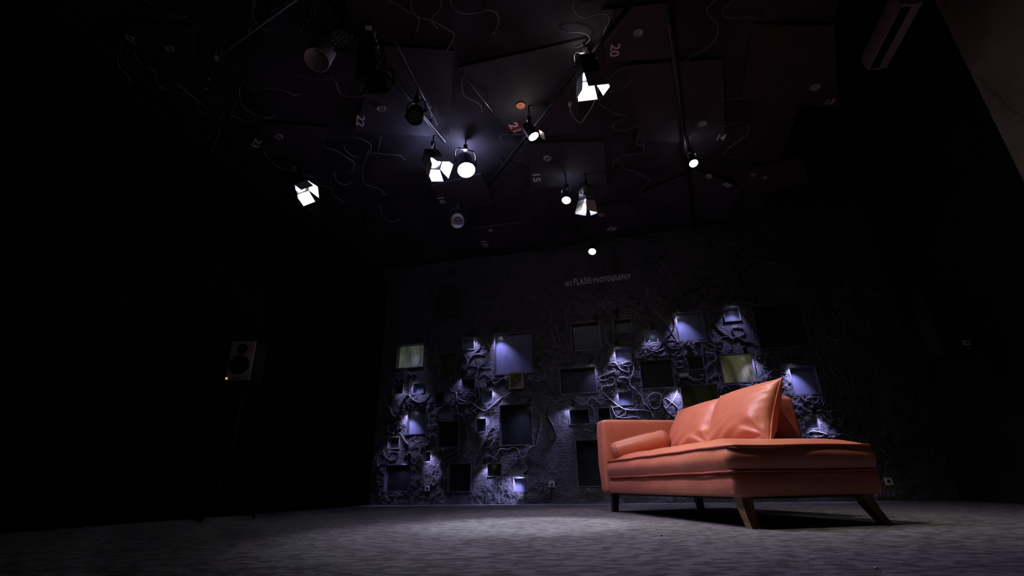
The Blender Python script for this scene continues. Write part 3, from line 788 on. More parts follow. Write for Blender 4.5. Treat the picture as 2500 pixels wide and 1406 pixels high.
# armrest at the far end
arm = soft_slab(LEN + 0.012, LEN + 0.20, -0.025, DEP + 0.005, Z1 + 0.0, 0.855, 0.04, 0.012, 0.006, MB(), 0.035, 0.003).build('armrest', 'leather', sofa, 60)
# backrest, thinner at the top, along the right-hand side
def bt(u, v, z):
    f = max(0, min(1, (z - Z2)/(0.855 - Z2)))
    vm = DEP
    return u, vm - (vm - v)*(1 - 0.42*f) - 0.03*f
back = soft_slab(0.555, LEN + 0.10, DEP - 0.27, DEP, Z2 + 0.01, 0.855, 0.04, 0.010, 0.004, MB(), 0.035, 0.003, tilt=bt).build('backrest', 'leather', sofa, 60)
# legs: square, tapering, splayed and slightly curved
def sofa_leg(u, v, du, dv, m, w0=0.038, w1=0.026):
    rings = []
    for k in range(7):
        f = k/6; z = (Z1 + 0.005)*(1 - f)
        w = w0 + (w1 - w0)*f
        uu = u + du*f**1.5; vv = v + dv*f**1.5
        rings.append([sp(uu-w, vv-w, z), sp(uu+w, vv-w, z), sp(uu+w, vv+w, z), sp(uu-w, vv+w, z)])
    MB().loft(rings).build('leg', m, sofa)
sofa_leg(0.075, 0.075, -0.065, -0.012, 'wood_leg')
sofa_leg(0.075, DEP - 0.10, -0.055, 0.055, 'wood_leg')
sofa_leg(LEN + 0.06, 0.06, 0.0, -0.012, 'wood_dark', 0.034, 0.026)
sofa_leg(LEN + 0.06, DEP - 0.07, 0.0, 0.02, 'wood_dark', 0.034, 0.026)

# back cushions: knife-edged pillows leaning on the backrest
def pillow(name, label, cu, cv, cz, W, H, T, lean, yaw, seed, droop=0.0, fold=0.014):
    """cu, cv, cz: centre; W along u, H up the lean, T full thickness"""
    rn = random.Random(seed); ph = [rn.uniform(0, 6.28) for _ in range(8)]
    ax = (SU*math.cos(yaw) + SV*math.sin(yaw)).normalized()
    side = Vector((0, 0, 1)).cross(ax).normalized()          # points to -v (the front)
    if side.dot(SV) > 0: side = -side
    up = (Vector((0, 0, 1))*math.cos(lean) - side*math.sin(lean)).normalized()
    nrm = (side*math.cos(lean) + Vector((0, 0, 1))*math.sin(lean)).normalized()
    ctr = sp(cu, cv, cz)
    N = 44
    def outline(a, b):
        x = a*(1 - 0.075*(1 - b*b)*abs(a)**3); y = b*(1 - 0.085*(1 - a*a)*abs(b)**3)
        y -= droop*max(0, a)**3*max(0, b)**2
        return x*W/2, y*H/2
    def P(a, b, sgn):
        x, y = outline(a, b)
        e = max(0.0, (1 - a*a))*max(0.0, (1 - b*b))
        t = T/2*e**0.40
        # creases running in from the side edges and along the lower edge
        ed = max(0, 1 - (1 - abs(a))/0.55); lo = max(0, 1 - (1 + b)/0.8)
        wr = 0.011*ed*math.sin(15*b + 6*a + ph[0] + 2.4*math.sin(3.7*b + ph[1])) * (0.45 + 0.55*math.sin(5.1*b + ph[5])) * (1 - abs(a)**8)
        wr += 0.012*lo*math.sin(9*a + 14*b + ph[2] + math.sin(4*a + ph[3])) * (1 - abs(b)**6)
        wr += 0.005*math.sin(3.3*a + 4.1*b + ph[4])
        # folds fanning out of the lower near corner, where the filling has slumped
        dx, dy = a + 0.98, b + 0.80; rd = math.hypot(dx, dy); th = math.atan2(dy, dx)
        wr += fold*math.exp(-((rd - 0.42)/0.34)**2)*math.sin(7.5*th + ph[6])
        wr += fold*0.5*math.exp(-((rd - 0.30)/0.20)**2)*math.sin(17*th + ph[7])
        wr *= e**0.25
        return ctr + ax*x + up*y + nrm*(sgn*t + wr)
    vs = []; fs = []; idx = {}
    def vid(i, j, sgn):
        a = -1 + 2*i/N; b = -1 + 2*j/N
        a = math.sin(a*math.pi/2); b = math.sin(b*math.pi/2)
        key = (i, j, 0 if (i in (0, N) or j in (0, N)) else sgn)
        if key not in idx:
            idx[key] = len(vs); vs.append(P(a, b, sgn))
        return idx[key]
    for sgn in (1, -1):
        for i in range(N):
            for j in range(N):
                f = (vid(i,j,sgn), vid(i+1,j,sgn), vid(i+1,j+1,sgn), vid(i,j+1,sgn))
                fs.append(f if sgn == 1 else f[::-1])
    t = thing(name, ctr - up*H/2, label, 'cushion', 'loose cushions on the sofa')
    MB().add(vs, fs).build('cover', 'leather', t, True)
    ring = []
    for k in range(N): ring.append((-1 + 2*k/N, -1))
    for k in range(N): ring.append((1, -1 + 2*k/N))
    for k in range(N): ring.append((1 - 2*k/N, 1))
    for k in range(N): ring.append((-1, 1 - 2*k/N))
    pts = []
    for a, b in ring:
        a = math.sin(a*math.pi/2); b = math.sin(b*math.pi/2); x, y = outline(a, b); pts.append(ctr + ax*x + up*y)
    MB().tube(pts, 0.008, 6, closed=True).build('piping', 'leather', t, True)
pillow('back_cushion', 'plump orange leather cushion nearest the viewer with creased piped edge', 0.74, 0.645, 0.715, 0.78, 0.50, 0.25, math.radians(24), 0.0, 5)
pillow('back_cushion', 'plump orange leather cushion between the bolster and the nearer cushion', 1.50, 0.665, 0.705, 0.80, 0.50, 0.24, math.radians(24), 0.0, 9, droop=0.10)

# bolster
bolA = sp(1.90, 0.035, 0.532); bolB = sp(1.80, 0.505, 0.640)
t = thing('bolster_cushion', bolA.lerp(bolB, 0.5) - Vector((0, 0, 0.09)), 'round orange leather bolster lying along the sofa arm', 'cushion', 'loose cushions on the sofa')
dz = (bolB - bolA); Lb = dz.length; zq = dz.normalized()
xq = zq.cross(Vector((0, 0, 1))).normalized(); yq = zq.cross(xq)
BM = frame_m(bolA, xq, yq, zq)
rb = 0.092
MB().lathe([(rb*0.96, 0.0), (rb, 0.03), (rb*1.015, Lb*0.5), (rb, Lb - 0.03), (rb*0.96, Lb)], 32, BM, False, False).build('cover', 'leather', t, True)
for zz, sgn in ((0.0, -1), (Lb, 1)):
    prof = [(rb*0.965, 0.0), (rb*0.93, 0.012), (rb*0.80, 0.026), (rb*0.5, 0.036), (rb*0.05, 0.04)]
    MB().lathe([(r, zz + sgn*q) for r, q in prof], 32, BM, False, True).build('end_cap', 'leather', t, 50)
    MB().tube([BM @ Vector((rb*0.975*math.cos(a), rb*0.975*math.sin(a), zz)) for a in [2*math.pi*k/32 for k in range(32)]], 0.004, 5, closed=True).build('seam', 'piping', t, True)
MB().tube([BM @ Vector((rb*1.008*math.cos(a), rb*1.008*math.sin(a), q)) for a, q in [(math.radians(-95 + 2*k), 0.10 + (Lb-0.16)*k/10) for k in range(11)]], 0.004, 5).build('zip_seam', 'piping', t, True)

# ------------------------------------------------------------------ ceiling panels with numbers and buttons
def flat_m(px, py, z, ang, size):
    """frame on the underside at height z: centre pixel, text direction in the picture (degrees clockwise), letter height in pixels"""
    p = on_z(px, py, z)
    a = math.radians(ang)
    q = on_z(px + 6*math.cos(a), py + 6*math.sin(a), z)
    x = (q - p).normalized(); n = Vector((0, 0, -1)); y = n.cross(x)
    k1_ = (q - p).length/6
    e = pix(p + y*0.05) - pix(p); ky = 0.05/max(1e-6, e.length)
    ky = min(ky, k1_*2.0)
    k = k1_*size
    return frame_m(p, x*k, y*(ky*size), n*k), p, k
PANELS = [ # number, quad pixels, number pixel, angle, px height, button pixel, z, material, label
 ('22', [(925,110),(1108,124),(1096,335),(866,322)], (879,295), 97, 17, (931,263), 4.02, 'panel_black', 'dark ceiling panel numbered twenty-two'),
 ('21', [(1117,166),(1430,95),(1405,325),(1262,340)], (1257,313), 55, 18, (1271,255), 4.04, 'panel_black', 'dark ceiling panel with red tag numbered twenty-one'),
 ('20', [(1470,25),(1640,5),(1650,140),(1478,152)], (1500,123), 97, 20, (1558,77), 4.03, 'panel_black', 'dark ceiling panel numbered twenty'),
 ('14', [(1530,160),(1765,145),(1771,346),(1560,346)], (1759,336), 0, 15, (1715,300), 4.00, 'panel_black', 'dark square ceiling panel numbered fourteen'),
 ('13', [(1840,60),(2038,62),(2046,262),(1808,246)], (2025,249), 0, 14, (1990,211), 4.02, 'panel_red', 'dark reddish ceiling panel numbered thirteen'),
 ('15', [(1292,350),(1475,345),(1482,452),(1295,458)], (1309,433), 83, 15, (1337,385), 4.02, 'panel_black', 'dark ceiling panel numbered fifteen'),
 ('16', [(1052,455),(1175,425),(1205,500),(1080,518)], (1078,488), 60, 13, None, 4.03, 'panel_black', 'dark ceiling panel numbered sixteen'),
 ('10', [(1150,560),(1300,540),(1335,585),(1175,613)], (1182,594), 60, 12, (1198,562), 4.03, 'panel_black', 'dark ceiling panel numbered ten'),
 ('09', [(1412,515),(1535,497),(1575,545),(1425,578)], (1493,560), 8, 12, (1468,524), 4.03, 'panel_black', 'dark ceiling panel numbered zero nine'),
 ('08', [(1560,478),(1700,418),(1805,455),(1772,540)], (1775,452), 25, 11, (1731,429), 3.98, 'panel_black', 'dark ceiling panel numbered zero eight'),
 ('07', [(1828,412),(1960,385),(1975,445),(1815,486)], (1839,428), -12, 7, (1868,432), 4.00, 'panel_red', 'dark ceiling panel numbered zero seven'),
 ('23', [(596,372),(650,300),(800,310),(785,398)], (625,350), 118, 15, (680,332), 4.03, 'panel_black', 'dark ceiling panel numbered twenty-three'),
 ('29', [(288,115),(318,60),(470,62),(472,150)], (319,96), 196, 17, (414,117), 4.03, 'panel_black', 'dark ceiling panel numbered twenty-nine'),
 (None, [(640,93),(672,-20),(825,-20),(812,52)], None, 0, 0, None, 4.02, 'panel_black', 'blank dark ceiling panel at the top edge above the big unlit can'),
]
def button(px, py, z, parent, m, rpx):
    M, p, k = flat_m(px, py, z, 0, 1)
    p = p.copy(); r = rpx*k
    BMx = frame_m(p, Vector((1, 0, 0)), Vector((0, -1, 0)), Vector((0, 0, -1)))
    o = MB().lathe([(r*0.96, -0.004), (r, 0.006), (r*0.93, 0.018), (r*0.78, 0.018), (r*0.66, 0.009), (r*0.05, 0.009)], 28, BMx).build('button', m, parent, 40)
    tag(o, 'big round four-hole button fixed under the panel')
    for i in range(4):
        a = math.pi/4 + i*math.pi/2
        c = BMx @ Vector((r*0.26*math.cos(a), r*0.26*math.sin(a), 0.0092))
        MB().lathe([(r*0.13, 0.0), (r*0.13, 0.0025)], 10, frame_m(c, Vector((1, 0, 0)), Vector((0, -1, 0)), Vector((0, 0, -1)))).build('hole', 'black_plastic', o)
        c2_ = BMx @ Vector((r*0.26*math.cos(a), r*0.26*math.sin(a), 0.0118))
        MB().lathe([(r*0.07, 0.0), (r*0.07, 0.002)], 8, frame_m(c2_, Vector((1, 0, 0)), Vector((0, -1, 0)), Vector((0, 0, -1)))).build('thread', 'paper', o)
for num, quad, npx, ang, hpx, bpx, z, pm, lab in PANELS:
    z = min(z, 4.012)
    pts = [on_z(x, y, z) for x, y in quad]
    ctr = sum(pts, Vector((0, 0, 0)))/4
    t = thing('acoustic_panel', ctr, lab, 'panel', 'panels under the ceiling deck')
    MB().poly_prism(pts, (0, 0, 0.030)).build('board', pm, t)
    for p in pts:
        q = p.lerp(ctr, 0.15)
        MB().tube([q + Vector((0, 0, 0.029)), Vector((q.x, q.y, DECK + 0.005))], 0.006, 5).build('hanger', 'black_metal', t)
    if num:
        M, p, k = flat_m(npx[0], npx[1], z - 0.0015, ang, hpx*1.62)
        if num == '21':
            Mt, pt_, kt = flat_m(1258, 312, z - 0.0025, 38, 1)
            MB().box((-14, -14, -0.002/kt), (14, 14, 0.004/kt), Mt).build('tag', 'red_tag', t)
            M, p, k = flat_m(npx[0], npx[1], z - 0.0078, ang, hpx*1.62)
        place_text('number', num, M, 'number_paint', t, 0.022)
    if bpx:
        button(bpx[0], bpx[1], z - 0.001, t, 'button_orange' if num == '21' else 'button_face', {'21': 11.5, '22': 11, '14': 11, '13': 12, '20': 12, '07': 5, '08': 8, '10': 6, '09': 7}.get(num, 10))

# ------------------------------------------------------------------ lighting pipes
def pipe(a, b, z, r, label, name='lighting_pipe', m='black_metal', cat='pipe', drop=True):
    A = on_z(*a, z); B = on_z(*b, z)
    t = thing(name, A, label, cat, 'bars under the ceiling')
    MB().tube([A, B], r, 10).build('tube', m, t, True)
    if drop:
        for f in (0.15, 0.5, 0.85):
            P = A.lerp(B, f)
            MB().tube([P, Vector((P.x, P.y, DECK + 0.005))], 0.009, 6).build('hanger', m, t, True)
    return A, B
PZ = 3.92
pipe((770,-40), (1085,345), PZ, 0.024, 'black lighting pipe carrying the unlit can and the row of unlit lamps')
pipe((1580,-40), (1190,455), PZ, 0.024, 'black lighting pipe crossing between the tags 20 and 21')
pipe((1626,-40), (1697,560), PZ, 0.024, 'black lighting pipe running past the panel numbered fourteen')
pipe((300,95), (570,320), PZ, 0.016, 'thin black bar with cables wound round it at the upper left')
pipe((490,168), (735,-10), PZ, 0.010, 'thin grey bar slanting at the upper left', m='grey_metal')
pipe((200,222), (520,483), PZ, 0.012, 'dim bar far out at the left')
pipe((930,325), (878,612), PZ, 0.008, 'thin steep bar left of the bright lamps', drop=False)
for a, b, lab in (((935,40),(1068,305), 'taut steel wire rope above the unlit lamp row'), ((1110,158),(1256,338), 'taut steel wire rope along the panel with the red tag'), ((200,228),(330,345), 'faint steel wire rope beside the dim bar at the left')):
    A = on_z(*a, 3.97); B = on_z(*b, 3.97)
    o = MB().tube([A, B], 0.0038, 5).build('wire_rope', 'steel', None, True, origin=A); tag(o, lab, 'rope', 'steel wire ropes')
# turnbuckles
def turnbuckle(a, b, z, label):
    A = on_z(*a, z); B = on_z(*b, z)
    d = B - A; L = d.length; zq = d.normalized(); xq = zq.cross(Vector((0.2, 0.1, 1))).normalized(); yq = zq.cross(xq)
    M = frame_m(A, xq, yq, zq)
    t = thing('turnbuckle', A, label, 'turnbuckle', 'turnbuckles on the wire ropes')
    for k in (-1, 1):
        MB().tube([M @ Vector((k*0.012, 0, L*0.34)), M @ Vector((k*0.014, 0, L*0.5)), M @ Vector((k*0.012, 0, L*0.66))], 0.005, 6).build('side_bar', 'steel', t, True)
    for z0, z1 in ((0.30, 0.36), (0.64, 0.70)):
        MB().lathe([(0.016, L*z0), (0.016, L*z1)], 10, M).build('collar', 'steel', t, 40)
    for z0, z1 in ((0.05, 0.32), (0.68, 0.95)):
        MB().lathe([(0.006, L*z0), (0.006, L*z1)], 8, M).build('screw', 'steel', t, 40)
    for zc in (0.02, 0.98):
        MB().tube([M @ Vector((0.016*math.cos(q), 0, L*zc + 0.02*math.sin(q))) for q in [2*math.pi*k/12 for k in range(12)]], 0.004, 5, closed=True).build('eye', 'steel', t, True)
turnbuckle((764,28),(728,76), 3.95, 'steel turnbuckle near the top edge above the big unlit can')
turnbuckle((912,78),(924,130), 3.95, 'steel turnbuckle hanging under the white tag at the top')
turnbuckle((1036,256),(1058,298), 3.95, 'steel turnbuckle just above the brightest lamps')
turnbuckle((512,175),(500,218), 3.95, 'dim steel turnbuckle at the end of the slanting bar')
# paper tags
for q, w, h, ang, lab in (((900,68),16,11,8,'white paper tag on the rope beside the upper turnbuckle'), ((856,89),13,8,35,'pale tape tag on the pipe above the unlit lamps'), ((926,158),13,8,35,'pale tape tag beside the unlit barn-door lamp'), ((1000,245),11,7,35,'pale tape tag above the lowest unlit lamp'), ((1023,237),6,11,-15,'folded white tag at the end of the taut rope'), ((529,142),9,13,12,'white tag at the end of the slanting bar'), ((1051,262),7,5,35,'tiny tape tag near the brightest lamps'), ((718,410),8,9,10,'grey tape tag above the left barn-door lamp')):
    M, p, k = flat_m(q[0], q[1], 3.885, ang, 1)
    t = thing('paper_tag', p, lab, 'tag', 'paper tags')
    MB().box((-w/2, -h/2, -0.0008/k), (w/2, h/2, 0.0008/k), M).build('card', 'paper', t)
    MB().tube([p, Vector((p.x, p.y, DECK + 0.005))], 0.0025, 5).build('string', 'wire_black', t)

# ------------------------------------------------------------------ stage lamps
def hanger_and_yoke(t, pos, M, r, top=DECK):
    """fork along the lamp's own sides, clamp and rod up to the deck"""
    X = M.to_3x3() @ Vector((1, 0, 0))
    h = Vector((X.x, X.y, 0)); h = h.normalized() if h.length > 0.1 else Vector((1, 0, 0))
    a = pos + h*(r*1.22); b = pos - h*(r*1.22); up = Vector((0, 0, r*1.9))
    MB().tube([a, a + up*0.7, a + up - h*(r*0.25), b + up + h*(r*0.25), b + up*0.7, b], 0.008, 6).build('yoke', 'black_metal', t, 50)
    c = pos + up
    MB().box((-0.022, -0.022, -0.005), (0.022, 0.022, 0.06), Matrix.Translation(c)).build('clamp', 'black_metal', t)
    MB().tube([c, Vector((c.x, c.y, top + 0.005))], 0.009, 8).build('rod', 'black_metal', t, True)
    for k in (a, b):
        MB().lathe([(0.014, -0.012), (0.016, 0.0), (0.014, 0.012)], 8, frame_m(k, Vector((0, 0, 1)), h.cross(Vector((0, 0, 1))), h)).build('knob', 'black_metal', t, 40)
def deck_fill_light(key, p, t):  # extra unseen light for the ceiling, not a part of the lamp
    if key not in DECK_FILL: return
    l = bpy.data.lights.new('deck_fill_light', 'POINT'); l.energy = DECK_FILL[key][0]; l.color = DECK_FILL[key][1]; l.shadow_soft_size = 0.03
    o = bpy.data.objects.new('deck_fill_light', l); C.objects.link(o); o.parent = t; o.location = p - t.location
def can_lamp(px, z, target, r, length, label, glow=None, key=None, body='black_metal', flare=False):
    pos = on_z(px[0], px[1], z); M = aim_m(pos, target)
    t = thing('spot_lamp', pos, label, 'spotlight', 'stage lamps')
    MB().lathe([(r*0.35, length), (r*0.8, length*0.93), (r, length*0.7), (r, -0.03), (r*0.95, -0.03), (r*0.95, length*0.25), (r*0.3, length*0.6)], 26, M, True, True).build('can', body, t, 40)
    if glow:
        MB().lathe([(r*0.94, -0.018), (r*0.90, -0.022), (r*0.5, -0.03), (r*0.03, -0.033)], 26, M).build('lens', glow, t, True)
        p, c, a = LAMP[key]
        deck_fill_light(key, M @ Vector((0, 0, length + 0.05)), t)
        spot('spot_lamp_light', M @ Matrix.Translation((0, 0, -0.045)), p, c, a, 0.75, r*0.5, t)
    else:
        for i in range(4):
            an = i*math.pi/2 + 0.5
            MB().lathe([(r*0.16, 0.02), (r*0.10, 0.0)], 8, M @ Matrix.Translation((r*0.3*math.cos(an), r*0.3*math.sin(an), length*0.35))).build('bulb', 'led_dot', t, True)
    if flare:
        MB().box((-r*1.1, -0.004, -0.10), (r*1.1, 0.004, -0.02), M @ Matrix.Translation((0, r*1.02, 0)) @ Matrix.Rotation(0.4, 4, 'X')).build('flap', 'black_metal', t)
    hanger_and_yoke(t, M @ Vector((0, 0, length*0.45)), M, r)
    return t
def barn_lamp(px, z, target, half, label, glow=None, key=None, flares=(15, 17, 15, 17), dl=0.165, rz=0.0):
    pos = on_z(px[0], px[1], z); M = aim_m(pos, target) @ Matrix.Rotation(rz, 4, 'Z')
    t = thing('barn_door_lamp', pos, label, 'spotlight', 'stage lamps')
    b = MB(); h = half
    def sq(k, zz): return [M @ Vector((x*k, y*k, zz)) for x, y in ((-1,-1),(1,-1),(1,1),(-1,1))]
    b.loft([sq(h*0.55, 0.20), sq(h*0.85, 0.17), sq(h*0.95, 0.05), sq(h*0.95, 0.0), sq(h*0.82, 0.0), sq(h*0.82, 0.03)])
    b.build('housing', 'black_metal', t)
    for i in range(3):
        MB().box((-h*0.9, -h*0.9, 0.07 + 0.03*i), (h*0.97, h*0.97, 0.078 + 0.03*i), M).build('cooling_fin', 'black_metal', t)
    MB().lathe([(h*0.80, 0.012), (h*0.78, 0.004), (h*0.4, -0.006), (h*0.03, -0.010)], 22, M).build('lens', glow or 'led_dot', t, True)
    for i in range(4):
        R = M @ Matrix.Rotation(i*math.pi/2, 4, 'Z') @ Matrix.Translation((0, h, -0.002)) @ Matrix.Rotation(math.radians(flares[i]), 4, 'X')
        k = 0.92 if i % 2 == 0 else 0.72
        pts = [R @ Vector(p) for p in ((-h*0.95, 0, 0), (h*0.95, 0, 0), (h*k*1.25, 0, -dl), (-h*k*1.25, 0, -dl))]
        nn = (R.to_3x3() @ Vector((0, 0.003, 0)))
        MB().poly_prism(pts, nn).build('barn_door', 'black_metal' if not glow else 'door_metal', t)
        MB().tube([R @ Vector((-h*0.95, 0.003, 0)), R @ Vector((h*0.95, 0.003, 0))], 0.005, 6).build('hinge', 'black_metal', t, True)
    if glow:
        p, c, a = LAMP[key]
        deck_fill_light(key, M @ Vector((0, 0, 0.25)), t)
        spot('barn_door_light', M @ Matrix.Translation((0, 0, -0.02)), p, c, a, 0.8, h*0.4, t)
    hanger_and_yoke(t, M @ Vector((0, 0, 0.08)), M, h*1.05)
    return t
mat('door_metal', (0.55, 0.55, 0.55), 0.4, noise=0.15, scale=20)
LZ = 3.62
can_lamp((1138,412), LZ, (0.10, 3.2, 0.0), 0.105, 0.24, 'brightest round spotlight in the middle, glaring towards the viewer', 'glow_white', 'main')
barn_lamp((1062,398), LZ, (0.95, 3.8, 0.2), 0.085, 'bluish barn-door lamp just left of the brightest spotlight', 'glow_blue', 'blue_left', rz=0.85)
can_lamp((1300,329), LZ, (1.6, 3.8, 0.6), 0.058, 0.16, 'small lit spotlight beside the red tag', 'glow_warm', 'tag21', flare=True)
barn_lamp((1437,186), LZ, (1.45, 4.25, 0.4), 0.085, 'topmost barn-door lamp with glowing white doors', 'glow_white', 'barn_top', rz=0.85)
can_lamp((1692,396), LZ, (1.95, 2.9, 0.0), 0.050, 0.14, 'lit spotlight alone at the right under the panel numbered fourteen', 'glow_white', 'led_right')
can_lamp((1383,486), LZ, (0.08, 3.75, 0.0), 0.058, 0.16, 'small warm spotlight left of the blue barn-door lamp', 'glow_warm', 'small_mid')
barn_lamp((1432,490), LZ, (0.75, 6.4, 0.0), 0.075, 'barn-door lamp with blue-white doors right of the small warm spotlight', 'glow_blue', 'blue_mid', rz=0.30)
can_lamp((1446,612), LZ - 0.05, (0.4, 4.4, 0.0), 0.058, 0.16, 'lowest lit spotlight hanging from a rod above the wall lettering', 'glow_warm', 'pole')
barn_lamp((736,458), LZ, (0.5, 4.9, 0.0), 0.085, 'barn-door lamp at the left with one door lit', 'glow_white', 'barn_left', rz=0.35)
can_lamp((1117,541), LZ, (-0.35, 3.5, 1.2), 0.088, 0.17, 'unlit grey can lamp below the brightest spotlight', None, None, 'can_grey')
can_lamp((776,143), LZ, (-1.75, 2.3, 1.2), 0.105, 0.24, 'big unlit grey can at the upper left', None, None, 'can_grey')
barn_lamp((905,165), LZ, (-0.8, 4.0, 0.5), 0.085, 'unlit barn-door lamp between the unlit LED lamps', None, None, rz=0.3)
def led_par(px, z, target, r, label):
    pos = on_z(px[0], px[1], z); M = aim_m(pos, target)
    t = thing('led_lamp', pos, label, 'spotlight', 'stage lamps')
    MB().lathe([(r*0.5, 0.12), (r*0.9, 0.10), (r, 0.02), (r, -0.02), (r*0.93, -0.02), (r*0.93, 0.0)], 24, M, True, True).build('housing', 'black_metal', t, 40)
    pts = [(0, 0)] + [(0.36*math.cos(a), 0.36*math.sin(a)) for a in [k*math.pi/3 for k in range(6)]] + [(0.70*math.cos(a), 0.70*math.sin(a)) for a in [k*math.pi/6 for k in range(12)]]
    for x, y in pts:
        MB().lathe([(r*0.10, 0.0), (r*0.09, -0.006), (r*0.03, -0.010)], 8, M @ Matrix.Translation((x*r, y*r, 0))).build('led', 'led_dot', t, True)
    hanger_and_yoke(t, M @ Vector((0, 0, 0.05)), M, r)
led_par((831,95), LZ, (-0.7, 1.6, 0), 0.085, 'unlit black LED lamp highest in the unlit row')
led_par((931,205), LZ, (-0.6, 2.0, 0), 0.085, 'unlit black LED lamp below the unlit barn-door lamp')
led_par((1012,285), LZ, (-1.3, 2.6, 0), 0.085, 'unlit black LED lamp nearest the brightest spotlight')

# ------------------------------------------------------------------ cables under the ceiling
k1 = cr(150, 0, 0.2204); k2 = cr(600, 0, 0.26); k4 = cr(1200, 0, 0.26); k5 = cr(1200, 340, 0.2703); k7 = cr(150, 280, 0.3); k33 = cr(600, 280, 0.2846)
CEIL = [
 ('wire_grey', k4([(795,0),(760,50),(790,120),(865,165),(950,140),(1040,122),(1100,150),(1105,210),(1065,270),(1050,340)])),
 ('wire_grey', k4([(720,305),(810,300),(890,320),(925,360),(890,405),(800,445)])),
 ('wire_grey', k4([(2110,0),(2030,70),(2035,130),(2110,210),(2128,290),(2090,390),(2000,465),(1890,510),(1845,565)])),
 ('wire_grey', k4([(2270,0),(2190,70),(2170,130),(2200,160),(2290,172),(2400,152),(2500,170)])),
 ('wire_grey', k4([(1260,635),(1190,655),(1130,720),(1090,745),(1030,715)])),
 ('wire_grey', k4([(1290,790),(1230,825),(1100,870),(1018,930),(1025,985),(1110,1030),(1160,1070),(1250,1080),(1265,1105),(1210,1135),(1150,1160),(1140,1195),(1180,1222),(1260,1222),(1355,1190)])),
 ('wire_grey', k4([(2190,945),(2260,930),(2330,925)])),
 ('wire_grey', k4([(2200,1185),(2300,1155),(2390,1152),(2420,1190),(2390,1270),(2250,1375)])),
 ('wire_grey', k4([(1375,1285),(1355,1320),(1370,1350),(1410,1365)])),
 ('wire_grey', k5([(1370,60),(1375,100),(1350,130),(1180,150),(1110,200),(1090,250)])),
 ('wire_grey', k4([(0,95),(50,120),(68,200),(30,300)])),
 ('wire_grey', k4([(280,1265),(180,1265),(100,1265),(85,1300),(130,1340),(250,1375),(340,1320)])),
 ('wire_grey', k5([(1215,275),(1300,295),(1380,335),(1420,370),(1390,410),(1345,470)])),
 ('wire_grey', k5([(2240,10),(2160,70),(2090,140),(2130,160),(2240,165),(2250,215)])),
 ('wire_grey', k2([(1920,0),(1935,50),(2020,120),(2150,120),(2280,92),(2350,120),(2375,200),(2335,305)])),
 ('wire_grey', k2([(1340,0),(1450,60),(1600,150),(1740,190),(1850,250),(1950,310),(1940,380),(1890,470)])),
 ('wire_grey', k2([(1560,0),(1550,80),(1600,140),(1625,210),(1600,300)])),
 ('wire_grey', k2([(1835,0),(1820,90),(1745,170),(1780,250)])),
 ('wire_pale', k2([(20,820),(100,838),(250,825),(350,845),(440,890)])),
 ('wire_grey', k2([(410,700),(500,700),(600,730),(720,745),(800,730),(850,780),(870,850),(930,895),(1080,908)])),
 ('wire_grey', k2([(65,0),(75,60),(120,100),(240,100)])),
 ('wire_grey', k2([(75,60),(60,130),(100,220),(160,275)])),
 ('wire_grey', k2([(830,440),(880,510),(960,550),(1020,540),(1080,490),(1120,460)])),
 ('wire_grey', k2([(2040,720),(2030,800),(2060,900),(2200,980),(2215,1050)])),
 ('wire_grey', k1([(930,0),(1010,65),(1110,120),(1290,190)])),
 ('wire_grey', k1([(820,595),(840,660),(960,760),(1030,800),(1060,920),(1130,980),(1300,1030),(1450,1085),(1500,1160),(1560,1240),(1700,1290)])),
 ('wire_grey', k1([(970,730),(1050,800),(1190,850),(1260,920)])),
 ('wire_grey', k1([(1690,1080),(1870,1080),(1940,1140),(1890,1230),(1900,1280),(2070,1340),(2200,1300),(2280,1310)])),
 ('wire_grey', k1([(1970,1050),(2000,1160),(2120,1260),(2290,1305)])),
 ('wire_grey', k7([(1655,320),(1720,390),(1800,440),(1880,455),(1960,480),(2050,510),(2100,570),(2200,600),(2210,650),(2300,710)])),
 ('wire_pale', k7([(2150,268),(2230,290),(2310,340),(2375,385),(2375,440),(2340,475)])),
 ('wire_pale', k7([(2230,520),(2260,555),(2315,570)])),
 ('wire_grey', k7([(1870,640),(1930,690),(1990,730),(2030,775)])),
 ('wire_grey', k33([(750,215),(900,190),(1040,230),(1075,290),(1030,350),(930,360),(860,310)])),
 ('wire_grey', k33([(1160,830),(1180,870),(1215,910),(1285,918)])),
 ('wire_grey', k33([(1035,365),(1010,420),(1000,500),(1010,575),(1060,610),(1150,640),(1190,690)])),
 ('wire_grey', k33([(1085,330),(1200,340),(1320,350),(1355,385)])),
]
_sites = [((sum(q[0] for q in P_[1])/4, sum(q[1] for q in P_[1])/4), P_[8].replace('dark ', '').replace(' at the top edge above the big unlit can', '')) for P_ in PANELS] + [((1138, 412), 'brightest spotlight'), ((738, 462), 'left barn-door lamp'), ((1062, 398), 'bluish barn-door lamp'), ((1437, 190), 'topmost barn-door lamp'), ((1692, 396), 'spotlight alone at the right'), ((776, 143), 'big unlit grey can'), ((500, 200), 'slanting bar'), ((1117, 541), 'lower unlit grey can'), ((300, 260), 'dim bar at the far left')]
_labs = label_by_place([(CNAME[m_], (sum(p[0] for p in px)/len(px), sum(p[1] for p in px)/len(px)), sum(math.dist(a, b) for a, b in zip(px, px[1:]))) for m_, px in CEIL], _sites, 'overhead by', 1)
